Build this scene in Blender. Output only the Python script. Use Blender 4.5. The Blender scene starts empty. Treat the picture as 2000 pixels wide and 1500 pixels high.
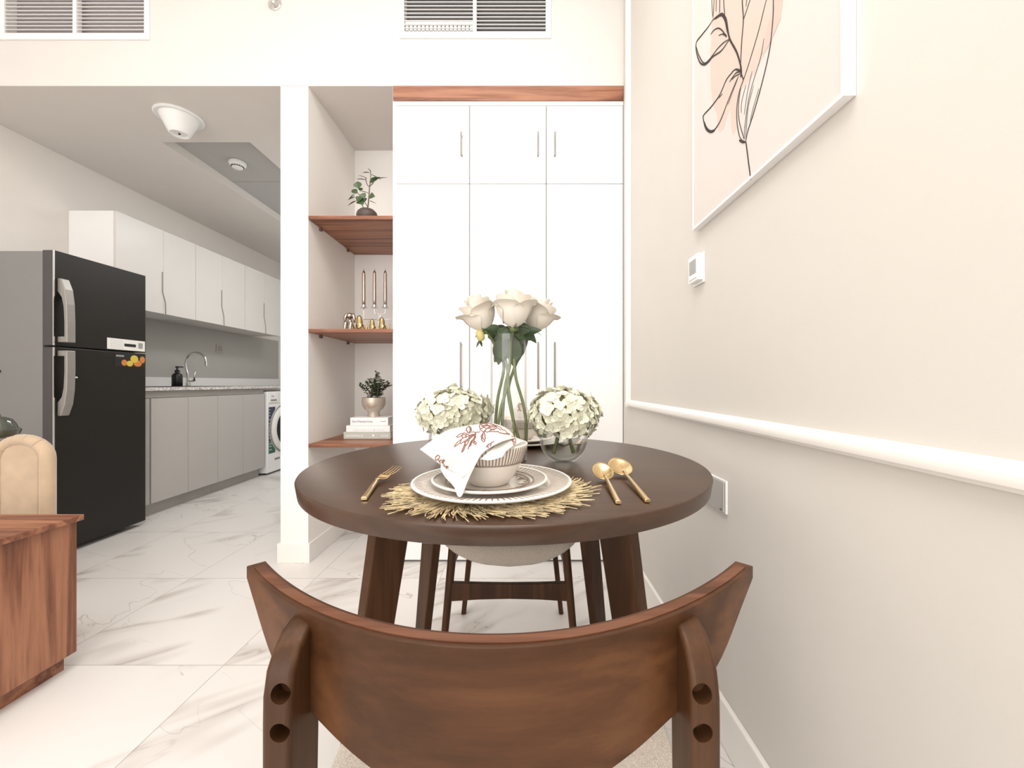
import bpy, bmesh, math, random
from mathutils import Vector, Matrix
random.seed(7)
PI = math.pi
SC = bpy.context.scene
COL = SC.collection
# ---------------------------------------------------------------- camera
F, H, VX, VY = 790.0, 0.937, 1020.0, 748.0
cam = bpy.data.objects.new('camera', bpy.data.cameras.new('camera')); COL.objects.link(cam)
cam.location = (0, 0, H); cam.rotation_euler = (PI/2, 0, 0)
cam.data.sensor_width = 36; cam.data.lens = F/2000*36
cam.data.shift_x = -(VX-1000)/2000; cam.data.shift_y = (VY-750)/2000
cam.data.clip_start = 0.02; cam.data.clip_end = 60
SC.camera = cam
# ---------------------------------------------------------------- world, lights, exposure
w = bpy.data.worlds.new('world'); SC.world = w; w.use_nodes = True
w.node_tree.nodes['Background'].inputs[0].default_value = (1.0, 0.97, 0.94, 1)
w.node_tree.nodes['Background'].inputs[1].default_value = 0.8
SC.view_settings.view_transform = 'Standard'; SC.view_settings.look = 'None'
SC.view_settings.gamma = 1; SC.view_settings.use_curve_mapping = False
SC.view_settings.exposure = 0.86
def area(name, loc, rot, sx, sy, power, col=(1, 1, 1), spread=PI):
    l = bpy.data.lights.new(name, 'AREA'); l.shape = 'RECTANGLE'; l.size = sx; l.size_y = sy
    l.energy = power; l.color = col; l.spread = spread
    o = bpy.data.objects.new(name, l); COL.objects.link(o); o.location = loc; o.rotation_euler = rot
    return o
# daylight through the big window behind the photographer (normal +Y)
area('window_daylight', (-1.0, -2.36, 1.75), (PI/2, 0, 0), 3.4, 2.6, 44, (1.0, 0.975, 0.95))
# unseen soft fill added overhead to brighten the dining / living area
area('overhead_fill_living', (-0.35, 0.2, 3.27), (0, 0, 0), 1.7, 1.6, 26, (1.0, 0.96, 0.91))
area('overhead_fill_kitchen', (-1.6, 3.7, 2.48), (0, 0, 0), 0.4, 1.2, 9, (0.97, 1.0, 1.0))  # added fill without a fitting, lifts the dim kitchen

def P(px, py, Y):
    return Vector(((px-VX)*Y/F, Y, H-(py-VY)*Y/F))
# ---------------------------------------------------------------- materials
def nt(name):
    m = bpy.data.materials.new(name); m.use_nodes = True
    return m, m.node_tree, m.node_tree.nodes, m.node_tree.links, m.node_tree.nodes['Principled BSDF']
def mat(name, col, rough=0.5, metal=0.0, bump=0.0, bscale=200, var=0.0, vscale=6, spec=0.5, coat=0, sub=0, sheen=0, stretch=(1, 1, 1)):
    m, t, N, L, b = nt(name)
    b.inputs['Base Color'].default_value = (*col, 1); b.inputs['Roughness'].default_value = rough
    b.inputs['Metallic'].default_value = metal; b.inputs['Specular IOR Level'].default_value = spec
    b.inputs['Coat Weight'].default_value = coat; b.inputs['Sheen Weight'].default_value = sheen
    tc = N.new('ShaderNodeTexCoord'); mp = N.new('ShaderNodeMapping'); mp.inputs['Scale'].default_value = stretch
    L.new(tc.outputs['Object'], mp.inputs[0])
    if sub: b.inputs['Subsurface Weight'].default_value = sub; b.inputs['Subsurface Radius'].default_value = (.01, .008, .006); b.inputs['Subsurface Scale'].default_value = .5
    n = N.new('ShaderNodeTexNoise'); n.inputs['Scale'].default_value = vscale; n.inputs['Detail'].default_value = 4
    L.new(mp.outputs[0], n.inputs['Vector'])
    r = N.new('ShaderNodeValToRGB'); v = max(var, .01)
    r.color_ramp.elements[0].position = .3; r.color_ramp.elements[1].position = .7
    r.color_ramp.elements[0].color = (*[c*(1-v) for c in col], 1); r.color_ramp.elements[1].color = (*[min(1, c*(1+v)) for c in col], 1)
    L.new(n.outputs[0], r.inputs[0]); L.new(r.outputs[0], b.inputs['Base Color'])
    if bump:
        n2 = N.new('ShaderNodeTexNoise'); n2.inputs['Scale'].default_value = bscale; n2.inputs['Detail'].default_value = 3
        L.new(mp.outputs[0], n2.inputs['Vector'])
        bp = N.new('ShaderNodeBump'); bp.inputs['Strength'].default_value = bump; bp.inputs['Distance'].default_value = .002
        L.new(n2.outputs[0], bp.inputs['Height']); L.new(bp.outputs[0], b.inputs['Normal'])
    return m
def wood(name, c1, c2, c3, axis='X', scale=1.0, rough=.45, coat=0.0, contrast=(.3, .72), ring=1.0, spec=.5):
    """stretched-noise grain along one object axis, plus cathedral rings"""
    m, t, N, L, b = nt(name)
    tc = N.new('ShaderNodeTexCoord'); mp = N.new('ShaderNodeMapping')
    s = {'X': (.55, 9, 9), 'Y': (9, .55, 9), 'Z': (9, 9, .55)}[axis]
    mp.inputs['Scale'].default_value = [k*scale for k in s]
    L.new(tc.outputs['Object'], mp.inputs[0])
    n = N.new('ShaderNodeTexNoise'); n.inputs['Scale'].default_value = 1.0; n.inputs['Detail'].default_value = 3; n.inputs['Distortion'].default_value = .4
    L.new(mp.outputs[0], n.inputs['Vector'])
    mu = N.new('ShaderNodeMath'); mu.operation = 'MULTIPLY'; mu.inputs[1].default_value = 26*ring
    L.new(n.outputs[0], mu.inputs[0])
    si = N.new('ShaderNodeMath'); si.operation = 'SINE'; L.new(mu.outputs[0], si.inputs[0])
    n2 = N.new('ShaderNodeTexNoise'); n2.inputs['Scale'].default_value = 9; n2.inputs['Detail'].default_value = 5; n2.inputs['Roughness'].default_value = .7
    L.new(mp.outputs[0], n2.inputs['Vector'])
    a = N.new('ShaderNodeMath'); a.operation = 'MULTIPLY_ADD'; a.inputs[1].default_value = .13; L.new(si.outputs[0], a.inputs[0])
    mx = N.new('ShaderNodeMix'); mx.inputs[0].default_value = .45; L.new(n.outputs[0], mx.inputs[2]); L.new(n2.outputs[0], mx.inputs[3])
    L.new(mx.outputs[0], a.inputs[2])
    r = N.new('ShaderNodeValToRGB'); e = r.color_ramp.elements
    e[0].position = contrast[0]; e[0].color = (*c1, 1); e[1].position = contrast[1]; e[1].color = (*c3, 1)
    k = e.new((contrast[0]+contrast[1])/2); k.color = (*c2, 1)
    L.new(a.outputs[0], r.inputs[0]); L.new(r.outputs[0], b.inputs['Base Color'])
    b.inputs['Roughness'].default_value = rough; b.inputs['Coat Weight'].default_value = coat; b.inputs['Coat Roughness'].default_value = .25; b.inputs['Specular IOR Level'].default_value = spec
    bp = N.new('ShaderNodeBump'); bp.inputs['Strength'].default_value = .12; bp.inputs['Distance'].default_value = .001
    L.new(n2.outputs[0], bp.inputs['Height']); L.new(bp.outputs[0], b.inputs['Normal'])
    return m
def glass_mat(name, tint=(1, 1, 1), base=.04, rough=.0):
    m, t, N, L, b = nt(name); N.remove(b)
    out = [n for n in N if n.type == 'OUTPUT_MATERIAL'][0]
    tr = N.new('ShaderNodeBsdfTransparent'); tr.inputs[0].default_value = (*tint, 1)
    gl = N.new('ShaderNodeBsdfGlossy'); gl.inputs['Roughness'].default_value = rough
    lw = N.new('ShaderNodeLayerWeight'); lw.inputs[0].default_value = .12
    mr = N.new('ShaderNodeMapRange'); mr.inputs['To Min'].default_value = base; mr.inputs['To Max'].default_value = .4
    L.new(lw.outputs['Fresnel'], mr.inputs[0])
    mx = N.new('ShaderNodeMixShader'); L.new(mr.outputs[0], mx.inputs[0]); L.new(tr.outputs[0], mx.inputs[1]); L.new(gl.outputs[0], mx.inputs[2])
    L.new(mx.outputs[0], out.inputs[0])
    return m
def emit(name, col, s):
    m, t, N, L, b = nt(name); b.inputs['Base Color'].default_value = (*col, 1)
    b.inputs['Emission Color'].default_value = (*col, 1); b.inputs['Emission Strength'].default_value = s
    return m
def marble_floor():
    m, t, N, L, b = nt('marble_tile')
    tc = N.new('ShaderNodeTexCoord')
    T = .598
    def math_(op, a, bb=None, c=None):
        n = N.new('ShaderNodeMath'); n.operation = op
        for i, v in enumerate((a, bb, c)):
            if v is None: continue
            if isinstance(v, (int, float)): n.inputs[i].default_value = v
            else: L.new(v, n.inputs[i])
        return n.outputs[0]
    sx = N.new('ShaderNodeSeparateXYZ'); L.new(tc.outputs['Object'], sx.inputs[0])
    tx = math_('DIVIDE', math_('ADD', sx.outputs[0], .3935+T*20), T)
    ty = math_('DIVIDE', math_('ADD', sx.outputs[1], -1.343+T*20), T)
    fx, fy = math_('FRACT', tx), math_('FRACT', ty)
    ix, iy = math_('FLOOR', tx), math_('FLOOR', ty)
    def edge(f): return math_('MINIMUM', f, math_('SUBTRACT', 1.0, f))
    e = math_('MINIMUM', edge(fx), edge(fy))
    grout = math_('LESS_THAN', e, .0016)
    cb = N.new('ShaderNodeCombineXYZ'); L.new(ix, cb.inputs[0]); L.new(iy, cb.inputs[1])
    wn = N.new('ShaderNodeTexWhiteNoise'); wn.noise_dimensions = '2D'; L.new(cb.outputs[0], wn.inputs['Vector'])
    off = N.new('ShaderNodeVectorMath'); off.operation = 'SCALE'; off.inputs['Scale'].default_value = 14; L.new(wn.outputs['Color'], off.inputs[0])
    ad = N.new('ShaderNodeVectorMath'); L.new(tc.outputs['Object'], ad.inputs[0]); L.new(off.outputs[0], ad.inputs[1])
    # streak direction: rotate so streaks run diagonally, then squash
    mp = N.new('ShaderNodeMapping'); mp.inputs['Rotation'].default_value = (0, 0, math.radians(-38)); L.new(ad.outputs[0], mp.inputs[0])
    mp2 = N.new('ShaderNodeMapping'); mp2.inputs['Scale'].default_value = (.9, 3.6, 1); L.new(mp.outputs[0], mp2.inputs[0])
    def ridge(vec, scale, detail, dist, lo, hi):
        n = N.new('ShaderNodeTexNoise'); n.inputs['Scale'].default_value = scale; n.inputs['Detail'].default_value = detail
        n.inputs['Distortion'].default_value = dist; n.inputs['Roughness'].default_value = .55
        L.new(vec, n.inputs['Vector'])
        a = math_('ABSOLUTE', math_('SUBTRACT', n.outputs[0], .5))
        mr = N.new('ShaderNodeMapRange'); mr.inputs['From Min'].default_value = lo; mr.inputs['From Max'].default_value = hi
        mr.inputs['To Min'].default_value = 1; mr.inputs['To Max'].default_value = 0; mr.interpolation_type = 'SMOOTHSTEP'
        L.new(a, mr.inputs[0]); return mr.outputs[0]
    soft = ridge(mp2.outputs[0], 1.0, 3, .5, .0, .085)
    thin = ridge(mp2.outputs[0], 1.0, 5, .5, .0, .006)
    mp3 = N.new('ShaderNodeMapping'); mp3.inputs['Rotation'].default_value = (0, 0, math.radians(27)); L.new(ad.outputs[0], mp3.inputs[0])
    mp4 = N.new('ShaderNodeMapping'); mp4.inputs['Scale'].default_value = (.7, 1.9, 1); L.new(mp3.outputs[0], mp4.inputs[0])
    crack = ridge(mp4.outputs[0], 1.2, 4, .15, .0, .0030)
    ms = N.new('ShaderNodeTexNoise'); ms.inputs['Scale'].default_value = 2.2; L.new(ad.outputs[0], ms.inputs['Vector'])
    msk = N.new('ShaderNodeMapRange'); msk.inputs['From Min'].default_value = .48; msk.inputs['From Max'].default_value = .62; L.new(ms.outputs[0], msk.inputs[0])
    v = math_('MULTIPLY', soft, math_('MULTIPLY', msk.outputs[0], .48))
    v = math_('ADD', v, math_('MULTIPLY', math_('MULTIPLY', thin, msk.outputs[0]), .42))
    msk2 = math_('SUBTRACT', 1.0, msk.outputs[0])
    v = math_('ADD', v, math_('MULTIPLY', math_('MULTIPLY', crack, msk2), .55))
    v = math_('MINIMUM', v, 1.0)
    mx = N.new('ShaderNodeMix'); mx.data_type = 'RGBA'; L.new(v, mx.inputs[0])
    mx.inputs[6].default_value = (.79, .765, .745, 1); mx.inputs[7].default_value = (.36, .31, .275, 1)
    mg = N.new('ShaderNodeMix'); mg.data_type = 'RGBA'; L.new(grout, mg.inputs[0]); L.new(mx.outputs[2], mg.inputs[6]); mg.inputs[7].default_value = (.33, .30, .28, 1)
    L.new(mg.outputs[2], b.inputs['Base Color']); b.inputs['Roughness'].default_value = .32
    b.inputs['Specular IOR Level'].default_value = .35
    return m
M = {}
M['wall'] = mat('cream_wall_paint', (.70, .672, .628), .75, bump=.08, bscale=260)
M['white_wall'] = mat('white_wall_paint', (.93, .905, .87), .7, bump=.1, bscale=300)
M['header_wall'] = mat('warm_white_wall_paint', (.73, .705, .675), .7, bump=.05, bscale=300)
M['kitchen_wall'] = mat('kitchen_wall_paint', (.80, .76, .72), .75, bump=.15, bscale=300)
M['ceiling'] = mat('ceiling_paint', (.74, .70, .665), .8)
M['recess'] = mat('grey_ceiling_panel', (.47, .465, .455), .7)
M['trim'] = mat('trim_paint', (.90, .87, .83), .4)
M['floor'] = marble_floor()
M['lac'] = mat('white_lacquer', (.93, .925, .92), .25)
M['white'] = mat('white_plastic', (.9, .9, .89), .4)
M['gap'] = mat('shadow_gap', (.10, .10, .11), .9)
M['kit_up'] = mat('greige_gloss_laminate', (.74, .71, .68), .3)
M['kit_base'] = mat('grey_laminate', (.50, .475, .455), .42)
M['plinth'] = mat('grey_plinth', (.42, .40, .38), .35, var=.08, vscale=4)
M['counter'] = mat('speckled_stone', (.62, .59, .57), .3, var=.5, vscale=60)
M['upstand'] = mat('pale_stone', (.80, .79, .775), .35)
M['splash'] = mat('grey_glass_splashback', (.42, .41, .385), .25)
M['walnut'] = wood('walnut_laminate', (.15, .050, .024), (.29, .115, .060), (.42, .190, .105), 'X', 1.6, .42, contrast=(.28, .74))
M['walnut_v'] = wood('walnut_laminate_upright', (.15, .050, .024), (.29, .115, .060), (.42, .190, .105), 'Z', 1.6, .42, contrast=(.28, .74))
M['table'] = wood('dark_espresso_wood', (.042, .017, .0065), (.050, .021, .0085), (.060, .026, .011), 'X', 3, .33, 0, spec=.6)
M['leg'] = wood('dark_walnut_solid', (.036, .014, .005), (.054, .022, .008), (.078, .034, .014), 'Z', 2.0, .42, 0, spec=.25)
M['chair'] = wood('dark_walnut_ply', (.050, .019, .0065), (.080, .031, .0115), (.115, .048, .019), 'X', 1.5, .45, 0, spec=.22)
M['edge'] = wood('walnut_ply_edge', (.07, .023, .010), (.12, .044, .020), (.165, .066, .034), 'X', 3, .45, 0, spec=.25)
M['fabric'] = mat('beige_tweed', (.52, .45, .38), .9, bump=1.0, bscale=900, var=.35, vscale=700, sheen=.3)
M['velvet'] = mat('beige_velvet', (.58, .43, .29), .7, bump=.15, bscale=60, var=.12, vscale=12, sheen=.6)
M['steel'] = mat('brushed_steel', (.62, .60, .58), .32, 1.0)
M['handle_steel'] = mat('satin_nickel', (.22, .215, .21), .4, .3)
M['chrome'] = mat('chrome', (.72, .72, .72), .12, 1.0)
M['fr_side'] = mat('fridge_grey_side', (.22, .215, .21), .5)
M['fr_door'] = mat('fridge_dark_steel', (.016, .0135, .011), .38, .3)
M['fr_edge'] = mat('fridge_door_edge', (.10, .095, .10), .35, .6)
M['fr_handle'] = mat('fridge_handle_grey', (.34, .32, .30), .4, .5)
M['black'] = mat('black_plastic', (.012, .012, .013), .35)
M['dark'] = mat('dark_recess', (.03, .028, .028), .8)
M['ventdark'] = mat('duct_grey', (.26, .23, .235), .8)
M['gold'] = mat('champagne_gold', (.80, .60, .33), .2, 1.0)
M['brass'] = mat('polished_brass', (.48, .36, .17), .16, 1.0)
M['pewter'] = mat('smoky_pewter', (.45, .40, .36), .15, 1.0)
M['rosegold'] = mat('metallic_taupe_wax', (.50, .40, .36), .25, .9)
M['ceramic'] = mat('cream_ceramic', (.80, .74, .67), .2, coat=.3)
M['rim'] = mat('white_glaze', (.88, .86, .82), .15, coat=.3)
M['ceramic_line'] = mat('brown_glaze_line', (.26, .19, .15), .4)
M['linen'] = mat('white_linen', (.74, .71, .665), .85, bump=.5, bscale=1200)
M['print'] = mat('rust_print', (.25, .11, .09), .85)
M['straw'] = mat('straw', (.52, .415, .25), .7, var=.5, vscale=60)
M['straw2'] = mat('woven_straw', (.44, .33, .16), .8, bump=.8, bscale=400, var=.4, vscale=90)
M['rose'] = mat('white_rose_petal', (.82, .77, .69), .6, sub=.15, var=.03)
M['hyd'] = mat('cream_hydrangea_petal', (.77, .76, .61), .6, sub=.15, var=.06, vscale=30)
M['bud'] = mat('yellow_bud', (.62, .56, .22), .6)
M['leaf'] = mat('dark_green_leaf', (.035, .065, .022), .4, var=.4, vscale=30)
M['leaf2'] = mat('shelf_plant_leaf', (.05, .09, .035), .35, var=.35, vscale=40)
M['stem'] = mat('green_stem', (.15, .19, .07), .5)
M['bark'] = mat('brown_stem', (.14, .10, .08), .7)
M['soil'] = mat('dark_pebble_pot', (.075, .055, .05), .5)
M['pot'] = mat('champagne_metallic_pot', (.56, .49, .41), .38, .6)
M['glass'] = glass_mat('clear_glass', (.997, .999, .997))
M['water'] = glass_mat('water', (.975, .985, .95), .03)
M['dglass'] = mat('dark_green_glass', (.06, .066, .052), .06, coat=1)
M['canvas'] = mat('canvas_ground', (.72, .675, .645), .85, bump=.2, bscale=700)
M['frame_white'] = mat('white_frame', (.92, .91, .90), .35)
M['blob'] = mat('beige_wash', (.68, .565, .50), .85)
M['blob2'] = mat('pink_wash', (.66, .52, .465), .85)
M['ink'] = mat('charcoal_ink', (.035, .025, .024), .8)
M['screen'] = mat('lcd_grey', (.33, .34, .33), .3)
M['socket'] = mat('brushed_nickel', (.42, .41, .39), .35, .5)
M['paper'] = mat('book_page', (.80, .78, .74), .8)
M['bk_white'] = mat('white_book_cover', (.88, .88, .89), .5)
M['bk_grey'] = mat('grey_green_book_cover', (.52, .52, .47), .6)
M['txt_dark'] = mat('dark_lettering', (.06, .07, .08), .7)
M['txt_grey'] = mat('grey_lettering', (.48, .48, .48), .7)
M['navy'] = mat('navy_label', (.035, .035, .09), .4)
M['green'] = mat('green_label', (.03, .13, .08), .4)
M['lemon'] = mat('yellow_fruit_print', (.66, .52, .07), .5)
M['orange'] = mat('orange_fruit_print', (.62, .22, .05), .5)
# ---------------------------------------------------------------- mesh builder
class MB:
    def __init__(s): s.v = []; s.f = []
    def add(s, vs, fs):
        n = len(s.v); s.v += [Vector(p) for p in vs]; s.f += [tuple(i+n for i in f) for f in fs]; return s
    def box(s, x0, x1, y0, y1, z0, z1):
        v = [(x, y, z) for z in (z0, z1) for y in (y0, y1) for x in (x0, x1)]
        return s.add(v, [(0, 2, 3, 1), (4, 5, 7, 6), (0, 1, 5, 4), (2, 6, 7, 3), (0, 4, 6, 2), (1, 3, 7, 5)])
    def lathe(s, prof, c=(0, 0, 0), seg=40, cap0=True, cap1=True, ax=None):
        c = Vector(c); vs = []; fs = []
        R = Matrix.Identity(3) if ax is None else Vector((0, 0, 1)).rotation_difference(Vector(ax)).to_matrix()
        for r, z in prof:
            for i in range(seg):
                a = 2*PI*i/seg; vs.append(c+R@Vector((r*math.cos(a), r*math.sin(a), z)))
        for k in range(len(prof)-1):
            for i in range(seg):
                j = (i+1) % seg; fs.append((k*seg+i, k*seg+j, (k+1)*seg+j, (k+1)*seg+i))
        if cap0: fs.append(tuple(range(seg))[::-1])
        if cap1: fs.append(tuple((len(prof)-1)*seg+i for i in range(seg)))
        return s.add(vs, fs)
    def tube(s, pts, rad, seg=10, rx=None, up=None, cap=True, closed=False, phase=0):
        """rad: number or list; rx: (w,h) factors for flattened section"""
        pts = [Vector(p) for p in pts]; n = len(pts)
        rad = [rad]*n if isinstance(rad, (int, float)) else rad
        vs = []; fs = []; prev = None
        for i, p in enumerate(pts):
            if closed: t = pts[(i+1) % n]-pts[i-1]
            else: t = pts[min(i+1, n-1)]-pts[max(i-1, 0)]
            t.normalize()
            if up is not None: u = Vector(up)
            elif prev is not None: u = prev
            else: u = Vector((0, 0, 1)) if abs(t.z) < .9 else Vector((0, 1, 0))
            a = u.cross(t)
            if a.length < 1e-6: a = Vector((1, 0, 0)).cross(t)
            a.normalize(); b_ = t.cross(a).normalized(); prev = b_
            w_, h_ = rx if rx else (1, 1)
            for k in range(seg):
                th = 2*PI*k/seg+phase
                vs.append(p+a*math.cos(th)*rad[i]*w_+b_*math.sin(th)*rad[i]*h_)
        m = n if closed else n-1
        for i in range(m):
            for k in range(seg):
                k2 = (k+1) % seg; i2 = (i+1) % n
                fs.append((i*seg+k, i*seg+k2, i2*seg+k2, i2*seg+k))
        if cap and not closed:
            fs.append(tuple(range(seg))[::-1]); fs.append(tuple((n-1)*seg+k for k in range(seg)))
        return s.add(vs, fs)
    def bar(s, pts, w, h, up=(0, 0, 1)):
        q = math.sqrt(2)
        return s.tube(pts, 1, 4, rx=(w/2*q, h/2*q), up=up, phase=PI/4)
    def grid(s, fn, nu, nv):
        vs = [fn(i/nu, j/nv) for j in range(nv+1) for i in range(nu+1)]
        fs = [(j*(nu+1)+i, j*(nu+1)+i+1, (j+1)*(nu+1)+i+1, (j+1)*(nu+1)+i) for j in range(nv) for i in range(nu)]
        return s.add(vs, fs)
    def prism(s, loop, d):
        n = len(loop); d = Vector(d)
        vs = [Vector(p) for p in loop]+[Vector(p)+d for p in loop]
        fs = [tuple(range(n)), tuple(range(n, 2*n))[::-1]]+[(i, (i+1) % n, n+(i+1) % n, n+i) for i in range(n)]
        return s.add(vs, fs)
    def leaf(s, base, d, up, L_, W_, bend=.3, nu=2, nv=5, pw=.8):
        d = Vector(d).normalized(); up = Vector(up); side = d.cross(up).normalized(); nrm = side.cross(d).normalized(); base = Vector(base)
        def fn(u, v):
            x = (u-.5)*2; wd = W_*.5*math.sin(PI*min(1, max(.02, v))**pw)
            return base+d*L_*v*(1-.15*bend*v)+side*x*wd+nrm*(abs(x)*wd*.35-bend*L_*v*v)
        return s.grid(fn, nu, nv)
    def build(s, name, m, parent=None, smooth=False, bevel=0, solid=0, sub=0, recalc=True, bseg=2):
        org = ORG.get(parent.name, Vector((0, 0, 0))) if parent else Vector((0, 0, 0))
        me = bpy.data.meshes.new(name)
        me.from_pydata([tuple(v-org) for v in s.v], [], s.f)
        if recalc:
            bm = bmesh.new(); bm.from_mesh(me); bmesh.ops.recalc_face_normals(bm, faces=bm.faces); bm.to_mesh(me); bm.free()
        me.materials.append(m if not isinstance(m, str) else M[m])
        if smooth:
            for p in me.polygons: p.use_smooth = True
        o = bpy.data.objects.new(name, me); COL.objects.link(o)
        if solid:
            k = o.modifiers.new('s', 'SOLIDIFY'); k.thickness = solid; k.offset = 0
        if bevel:
            k = o.modifiers.new('b', 'BEVEL'); k.width = bevel; k.segments = bseg; k.limit_method = 'ANGLE'; k.angle_limit = math.radians(40)
            k.harden_normals = False
        if sub:
            k = o.modifiers.new('u', 'SUBSURF'); k.levels = sub; k.render_levels = sub
        if smooth and (bevel or smooth == 'auto'):
            set_auto(me)
        if parent: o.parent = parent; ORG[o.name] = org
        return o
def set_auto(me, ang=38):
    bm = bmesh.new(); bm.from_mesh(me)
    for e in bm.edges:
        if len(e.link_faces) == 2 and e.calc_face_angle(0) > math.radians(ang): e.smooth = False
    bm.to_mesh(me); bm.free()
ORG = {}
def thing(name, loc, label, cat, group=None):
    o = bpy.data.objects.new(name, None); COL.objects.link(o); o.location = loc; o.empty_display_size = .1
    ORG[o.name] = Vector(loc); return tag(o, label, cat, group)
def tag(o, label, cat, group=None, kind=None):
    o['label'] = label; o['category'] = cat
    if group: o['group'] = group
    if kind: o['kind'] = kind
    return o
def struct(o, label, cat): return tag(o, label, cat, kind='structure')
def copy_tree(o, parent=None):
    c = o.copy(); COL.objects.link(c)
    if parent: c.parent = parent; c.matrix_parent_inverse = o.matrix_parent_inverse
    for ch in [x for x in bpy.data.objects if x.parent == o]: copy_tree(ch, c)
    return c
def smooth_pts(pts, n=6, closed=False):
    pts = [Vector(p) for p in pts]; out = []; N_ = len(pts)
    rng = N_ if closed else N_-1
    for i in range(rng):
        if closed: a, b, c, d = pts[i-1], pts[i], pts[(i+1) % N_], pts[(i+2) % N_]
        else: a, b, c, d = pts[max(i-1, 0)], pts[i], pts[i+1], pts[min(i+2, N_-1)]
        for k in range(n):
            t = k/n
            out.append(.5*((2*b)+(c-a)*t+(2*a-5*b+4*c-d)*t*t+(3*b-a-3*c+d)*t**3))
    if not closed: out.append(pts[-1])
    return out
def text(body, size, loc, rot, m, name, parent, ext=.0003, align='LEFT', sx=1.0):
    c = bpy.data.curves.new(name, 'FONT'); c.body = body; c.size = size; c.extrude = ext; c.align_x = align
    tmp = bpy.data.objects.new(name, c); COL.objects.link(tmp)
    me = bpy.data.meshes.new_from_object(tmp.evaluated_get(bpy.context.evaluated_depsgraph_get()) if False else tmp)
    bpy.data.objects.remove(tmp)
    R = Matrix.Rotation(rot[2], 3, 'Z')@Matrix.Rotation(rot[1], 3, 'Y')@Matrix.Rotation(rot[0], 3, 'X')
    org = ORG.get(parent.name, Vector((0, 0, 0)))
    for v in me.vertices: v.co = R@Vector((v.co.x*sx, v.co.y, v.co.z))+Vector(loc)-org
    me.materials.clear(); me.materials.append(M[m])
    o = bpy.data.objects.new(name, me); COL.objects.link(o); o.parent = parent
    return o
# ================================================================ ROOM
YB, XR, XL, ZC, ZT = 2.115, .530, -3.14, 2.49, 3.30
XP0, XP1 = P(548, 0, YB).x, P(602, 0, YB).x       # pillar
XW0 = P(767, 0, YB).x                              # wardrobe left side
YN, YK, YF = 2.703, 5.60, -2.45
struct(MB().box(XL-.1, XR+.1, YF-.1, YK+.1, -.08, 0).build('floor', 'floor'), 'white marble-look tiles with grey veins and thin grout lines', 'floor')
struct(MB().box(XL-.1, XR+.1, YF-.1, YB+.12, ZT, ZT+.08).build('ceiling', 'white_wall'), 'high white ceiling of the dining area', 'ceiling')
struct(MB().box(XR, XR+.1, YF, YN+.1, 0, ZT).build('wall_right', 'wall'), 'cream painted wall right of the round table', 'wall')
struct(MB().box(XL-.1, XL, YF, YK+.1, 0, ZT).build('wall_left', 'kitchen_wall'), 'pale greige wall behind the fridge and kitchen units', 'wall')
# header wall with two duct openings
def holes_wall(mb, x0, x1, z0, z1, y0, y1, holes):
    xs = sorted({x0, x1, *[h[0] for h in holes], *[h[1] for h in holes]})
    for a, b in zip(xs, xs[1:]):
        hs = [h for h in holes if h[0] <= a+1e-6 and h[1] >= b-1e-6]
        if not hs: mb.box(a, b, y0, y1, z0, z1)
        else:
            mb.box(a, b, y0, y1, z0, hs[0][2]); mb.box(a, b, y0, y1, hs[0][3], z1)
def zx(px, py): p = P(px, py, YB); return p.x, p.z
VENTS = []
for (a, b, yb_, xm0, xm1, ob0, ob1, oy) in ((12, 284, 68, 145, 152, -12, 293, 79), (790, 1066, 65, 924, 931, 780, 1076, 76)):
    x0, zb = zx(a, yb_); x1, _ = zx(b, yb_)
    VENTS.append((x0, x1, zb, zb+.30, zx(xm0, 0)[0], zx(xm1, 0)[0], zx(ob0, 0)[0], zx(ob1, 0)[0], zx(0, oy)[1]))
mb = MB(); holes_wall(mb, XL, XR, ZC+.0015, ZT, YB, YB+.12, [(v[0], v[1], v[2], v[3]) for v in VENTS])
mb.box(XL, XR, YB+.12, YB+.16, ZC+.07, ZT)
struct(mb.build('wall_back', 'header_wall'), 'white header wall above the kitchen opening and wardrobe', 'wall')
struct(MB().box(XP0, XP1, YB, YK, 0, ZC).build('wall_partition', 'white_wall'), 'narrow white pillar between kitchen opening and shelf niche', 'wall')
struct(MB().box(XP1, XR, YN, YN+.1, 0, ZC).build('wall_niche', 'white_wall'), 'pale wall at the back of the shelf niche', 'wall')
struct(MB().box(XL, XP0, YK, YK+.1, 0, ZC).build('wall_kitchen', 'kitchen_wall'), 'far end wall of the kitchen', 'wall')
struct(MB().box(XP1, XR, YB+.0006, YN+.1, ZC, ZC+.02).build('ceiling_niche', 'ceiling'), 'low ceiling over the shelf niche', 'ceiling')
# kitchen ceiling with shallow grey recess
RX0, RX1, RY0, RZ = -2.326, -1.757, 2.61, 2.549
mb = MB(); mb.box(XL, RX0, YB+.0006, YK, ZC, ZC+.02); mb.box(RX1, XP0, YB+.0006, YK, ZC, ZC+.02); mb.box(RX0, RX1, YB+.0006, RY0, ZC, ZC+.02)
mb.box(XL, RX0, RY0, YK, ZC+.02, RZ); mb.box(RX1, XP0, RY0, YK, ZC+.02, RZ); mb.box(XL, XP0, YB+.12, RY0, ZC+.02, RZ)
o = mb.build('ceiling_kitchen', 'ceiling'); struct(o, 'low kitchen ceiling with a shallow rectangular recess', 'ceiling')
mb = MB(); mb.box(RX0, RX1, RY0, 3.238, RZ, RZ+.02); mb.box(RX0, RX1, 3.244, YK, RZ, RZ+.02)
mb.build('recess_panel', 'recess', o)
MB().box(RX0-.1, RX1+.1, RY0-.1, YK, RZ+.02, RZ+.03).build('recess_backing', 'dark', o)
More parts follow.
